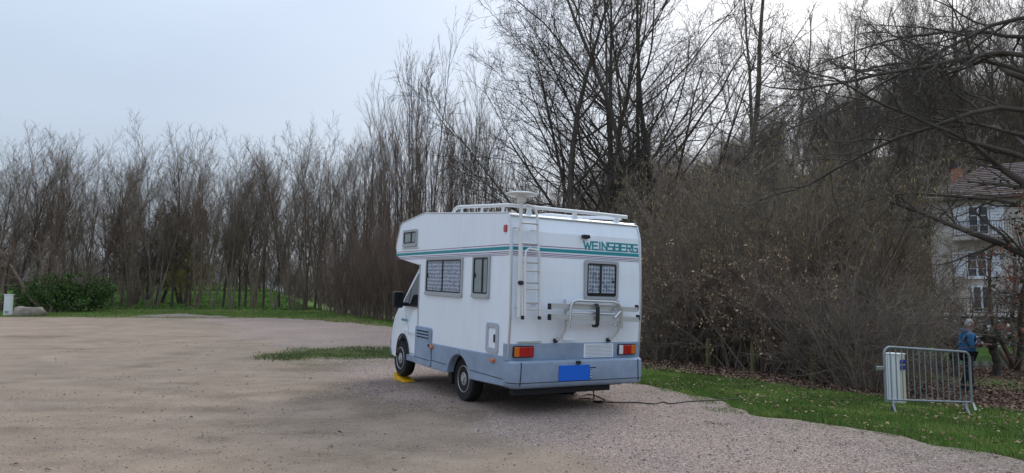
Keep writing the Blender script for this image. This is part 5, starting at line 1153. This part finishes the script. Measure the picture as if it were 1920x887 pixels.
plant('ridge0', 'ridge_tree', spot(1357, 50), .3, 1.22, 'lone pale-grey single-trunked bare tree standing out against the bright sky', 'tree')
plant('ridge1', 'ridge_tree', spot(1411, 50), 0, 1.2, 'thin bare tree dividing in a wide V against the bright sky', 'tree')
# ---- hillside wood
HILLK = {'row0': 'three-stemmed grey bare tree in the wood covering the hillside', 'row1': 'four-stemmed brownish bare tree in the wood covering the hillside', 'row3': 'forked grey bare tree in the wood covering the hillside', 'hazel1': 'many-stemmed bushy tree in the wood covering the hillside', 'poplar2': 'narrow upright bare tree in the wood covering the hillside', 'spread0': 'dark wide-limbed bare tree in the wood covering the hillside'}
hillk = ('row0', 'row1', 'row3', 'hazel1', 'poplar2', 'spread0'); cnt = 0
for n_ in range(2500):
    if cnt >= 235: break
    u = rp_.uniform(1060, 2060); d = rp_.uniform(44, 100); x = (u - 960) / F_PX * d; q = float(stream_dist(np.array([x]), np.array([d]))[0])
    if q < 9 or (x > 21 and d < 56): continue
    k = rp_.choice(hillk[:4] if rp_.random() < .85 else hillk[4:]); s = {'hazel1': 1.7, 'poplar2': .5, 'spread0': .5}.get(k, .8) * rp_.uniform(.8, 1.15)
    plant(k, 'hillside_tree', spot(u, d), rz(), s, HILLK[k], 'tree', 'hillside wood: ' + HILLK[k][:30]); cnt += 1
# ---- hazels, beeches and thicket of the near hedge
for u, d, k, s in ((1240, 24, 0, 1.05), (1290, 23, 1, 1.15), (1345, 23.5, 2, 1.3), (1395, 22, 0, 1.15), (1445, 22.5, 1, 1.3), (1490, 20.5, 2, 1.1), (1530, 20, 0, 1.2), (1565, 18.2, 1, 1.0), (1585, 20, 2, 1.0), (1320, 27, 0, 1.4), (1400, 27, 2, 1.55), (1470, 27, 1, 1.45), (1545, 25, 0, 1.45), (1610, 24.5, 1, 1.15), (1265, 28, 1, 1.2), (1440, 31, 0, 1.8), (1540, 31, 2, 1.75), (1745, 25.5, 2, .8)):
    plant('hazel%d' % k, 'hazel_bush', spot(u, d), rz(), s * rp_.uniform(.92, 1.05), ('olive-stemmed', 'grey-stemmed', 'brown-stemmed')[k] + ' bare hazel bush hung with yellow catkins in the hedge', 'bush', ('olive', 'grey', 'brown')[k] + ' hazel bushes of the hedge')
for u, d, k, s in ((1222, 21.5, 0, 1.1), (1262, 21, 1, 1.0), (1305, 20.4, 1, 1.15), (1345, 19.8, 0, 1.1), (1378, 19.0, 0, 1.2), (1425, 18.0, 1, 1.15), (1468, 17.3, 0, 1.05), (1500, 16.8, 1, .9), (1445, 19.5, 0, 1.25), (1335, 22, 1, 1.2)):
    plant('beech%d' % k, 'beech_shrub', spot(u, d), rz(), s, 'bare hedge shrub still holding scattered tan dead leaves', 'shrub', 'tan-leaved shrubs of the hedge')
for u, d, k, s in ((1552, 16.4, 0, .9), (1605, 15.2, 1, 1.05), (1632, 14.8, 0, .85), (1615, 16.6, 0, .95), (1215, 22, 0, 1.3), (1232, 20.5, 0, .9)):
    plant('thicket%d' % k, 'thicket_shrub', spot(u, d), rz(), s, ('dense tangle of thin olive-grey shoots growing from the ground in the hedge', 'dense tangle of thin reddish shoots growing from the ground in the hedge')[k], 'shrub', ('olive', 'reddish')[k] + ' thicket shrubs of the hedge')
plant('overhang0', 'overhanging_tree', spot(1990, 15.4), .05, 1.05, 'large ivy-trunked bare tree stretching long limbs over the lawn beside the barrier', 'tree')
plant('russet0', 'russet_tree', spot(2030, 13.6), 1.0, .85, 'ivy-darkened small tree with russet dead leaves beside the stream path', 'tree')
plant('sprawl0', 'bank_tree', spot(1895, 25.2), 1.2, .95, 'crooked bare tree on the stream bank veiling the house', 'tree')
plant('russet0', 'russet_tree', spot(1975, 21), 2.2, .9, 'russet-leaved small tree on the stream bank in front of the house', 'tree')

# ================================================================== grass, fallen leaves, loose stones
def blades(name, X, Y, h, w, cols, label, seed, zoff=0., zfn=ground_z):
    g = np.random.default_rng(seed); N = len(X); Z = zfn(X, Y) + zoff
    a = g.uniform(0, 6.283, N); hh = h * g.uniform(.5, 1.35, N); ww = w * g.uniform(.7, 1.3, N); ln = g.normal(0, .45, (N, 2)) * hh[:, None]
    V = np.stack([np.stack([X - np.cos(a) * ww, Y - np.sin(a) * ww, Z - .01], 1), np.stack([X + np.cos(a) * ww, Y + np.sin(a) * ww, Z - .01], 1), np.stack([X + ln[:, 0], Y + ln[:, 1], Z + hh], 1)], 1)
    V = V.reshape(-1, 3); F = np.arange(3 * N).reshape(-1, 3)
    T_ = tints(g, N, cols, 3); pn = np.repeat(.6 * vnoise(X / .7, Y / .7, 91) + .4 * vnoise(X / .2, Y / .2, 92), 3)[:, None]
    T_ = T_ * (.6 + .7 * pn) + np.clip(pn - .62, 0, 1) * np.array([[.35, .22, .08]])      # yellowed, worn patches
    o = link(name, mesh_np(name, V, F, False, T_), mat('grass_tint', (1, 1, 1), .75, attr='tint', var=.0001, spec=.2)); tag(o, label, 'grass', kind='stuff'); return o
GC = [(.09, .18, .028), (.12, .22, .036), (.16, .25, .05), (.10, .19, .045), (.25, .26, .09)]
def scatter(n, x0, x1, y0, y1, cond, g):
    x = g.uniform(x0, x1, n); y = g.uniform(y0, y1, n); k = cond(x, y); return x[k], y[k]
g = np.random.default_rng(3)
def hs(y): return np.interp(y, [8, 12.3, 14.7, 16.2, 24, 40], [5.8, 5.3, 4.1, 3.0, 2.6, 2.6])
def lawn(x, y):
    s = sdist(x, y); n1 = vnoise(x / .5, y / .5, 71)
    return (s > -1.0 * vnoise(x / .9, y / .9, 70)) & ~(in_lot(x, y) & ((vnoise(x * 3, y * 3, 72) < .55) | (g.random(len(x)) < .45))) & (s < hs(y) + .9 * (n1 - .3)) & (g.random(len(x)) < np.clip(13 / y, .2, 1) ** 1.5)
x, y = scatter(420000, 1.5, 12, 4.5, 18, lawn, g); blades('lawn_grass', x, y, .055, .0055, GC, 'short green grass of the lawn strip beside the gravel', 1)
def verge(x, y): return (sdist(x, y) < 2.6) & (~in_lot(x, y)) & (y < 46) & (g.random(len(x)) < .75 * (vnoise(x / 1.2, y / 1.2, 73) + .25))
x, y = scatter(150000, -34, 3, 17, 46, verge, g); blades('verge_grass', x, y, .085, .012, GC + [(.17, .17, .06)], 'green and straw-coloured grass of the far verge', 2)
def isl(x, y): return np.hypot((x + 4.0) / 2.5, (y - 18.4) / 2.1) + .7 * (vnoise(x * 1.3, y * 1.3, 74) - .5) < .95 * (g.random(len(x)) * .7 + .35)
x, y = scatter(52000, -7, -1.5, 15.5, 21.5, isl, g); blades('grass_patch', x, y, .034, .009, [(.10, .16, .045), (.14, .19, .06), (.20, .21, .10), (.07, .12, .035)], 'ragged patch of grass growing in the gravel beside the motorhome', 3, .012, lot_z)
def tuft(x, y): return in_lot(x, y) & (vnoise(x * 1.1, y * 1.1, 75) > .80) & (vnoise(x * 6, y * 6, 76) > .5) & (sdist(x, y) > -4.2)
x, y = scatter(90000, -2, 9, 4.5, 12.5, tuft, g); blades('weed_tufts', x, y, .022, .006, [(.10, .13, .04), (.16, .15, .06), (.2, .17, .09)], 'sparse low weeds growing through the gravel', 4, .003, lot_z)
def far_meadow(x, y): return (sdist(x, y) < 0) & (g.random(len(x)) < .8)
x, y = scatter(60000, -52, -6, 47, 75, far_meadow, g); blades('meadow_grass', x, y, .16, .035, [(.09, .19, .04), (.12, .22, .045), (.15, .24, .06)], 'green meadow grass behind the tree row', 5)
def litter(name, X, Y, size, cols, label, seed, up=.012):
    g2 = np.random.default_rng(seed); P = np.stack([X, Y, ground_z(X, Y) + up + g2.uniform(0, .02, len(X))], 1); N = len(P)
    th = g2.uniform(0, 6.283, N); ax = np.stack([np.cos(th), np.sin(th), g2.normal(0, .25, N)], 1); sd = np.stack([-np.sin(th), np.cos(th), g2.normal(0, .25, N)], 1); L = (size * g2.uniform(.6, 1.3, N))[:, None]
    lift = np.stack([np.zeros(N), np.zeros(N), L[:, 0] * g2.uniform(.05, .3, N)], 1)
    V = np.stack([P, P + ax * L * .5 + sd * L * .32 + lift, P + ax * L, P + ax * L * .5 - sd * L * .32 + lift], 1).reshape(-1, 3); b = np.arange(N)[:, None] * 4
    tag(link(name, mesh_np(name, V, np.concatenate([b + np.array([[0, 1, 2]]), b + np.array([[0, 2, 3]])]), False, tints(g2, N, cols)), leafm), label, 'leaves', kind='stuff')
LC = [(.22, .14, .095), (.16, .10, .07), (.30, .21, .15), (.12, .075, .058), (.19, .11, .085)]
x, y = scatter(3800, 2, 12, 5, 17.5, lambda x, y: (sdist(x, y) > .0) & (sdist(x, y) < hs(y) + .3) & (vnoise(x * .9, y * .9, 77) > .35), g); litter('fallen_leaves', x, y, .062, [(.30, .21, .12), (.24, .15, .085), (.38, .30, .18), (.16, .10, .06)], 'scattered brown leaves lying on the lawn strip', 6, .035)
x, y = scatter(60000, 1, 14, 9, 24, lambda x, y: (sdist(x, y) > hs(y) - .5 + .8 * (vnoise(x * 1.2, y * 1.2, 78) - .4)) & (sdist(x, y) < 11), g); litter('leaf_litter', x, y, .085, LC, 'carpet of dead brown leaves under the hedge', 7)
x, y = scatter(14000, 9, 26, 15, 27, lambda x, y: (sdist(x, y) > 9), g); litter('path_litter', x, y, .10, LC, 'dead leaves on the bank beside the stream', 8)
x, y = scatter(900, -12, 8, 4.5, 22, lambda x, y: in_lot(x, y) & (vnoise(x * .8, y * .8, 79) > .3), g); litter('blown_leaves', x, y, .05, [(.24, .16, .10), (.16, .105, .07), (.32, .24, .15), (.12, .08, .06)], 'few small dead leaves blown over the gravel', 9, .022)
# loose stones of the gravel
g3 = np.random.default_rng(12)
def st_ok(x, y):
    gr_, _, _ = lot_cover(x, y); return in_lot(x, y) & (g3.random(len(x)) < (.22 + .7 * gr_) * np.clip(7.5 / y, .1, 1) ** 1.6)
x, y = scatter(120000, -8, 9, 4.3, 18, st_ok, g3); N = len(x); z = lot_z(x, y); sz = g3.uniform(.0042, .0105, N) * np.where(g3.random(N) < .04, 1.8, 1)
octv = np.array([(1, 0, 0), (0, 1, 0), (-1, 0, 0), (0, -1, 0), (0, 0, .7), (0, 0, -.7)]); octf = np.array([(0, 1, 4), (1, 2, 4), (2, 3, 4), (3, 0, 4), (1, 0, 5), (2, 1, 5), (3, 2, 5), (0, 3, 5)])
a = g3.uniform(0, 6.283, N); c, s = np.cos(a), np.sin(a); base = octv[None] * (sz[:, None, None] * g3.uniform(.7, 1.35, (N, 6, 1)))
V = np.stack([base[..., 0] * c[:, None] - base[..., 1] * s[:, None] + x[:, None], base[..., 0] * s[:, None] + base[..., 1] * c[:, None] + y[:, None], base[..., 2] + (z + sz * .2)[:, None]], -1).reshape(-1, 3)
F = (np.arange(N)[:, None, None] * 6 + octf[None]).reshape(-1, 3)
tag(link('loose_stones', mesh_np('loose_stones', V, F, False, tints(g3, N, [(.30, .235, .21), (.22, .175, .155), (.38, .31, .28), (.50, .45, .41), (.16, .125, .11)], 6)), leafm), 'small loose pinkish-grey stones of the gravel', 'gravel', kind='stuff')
print('STONES', N)
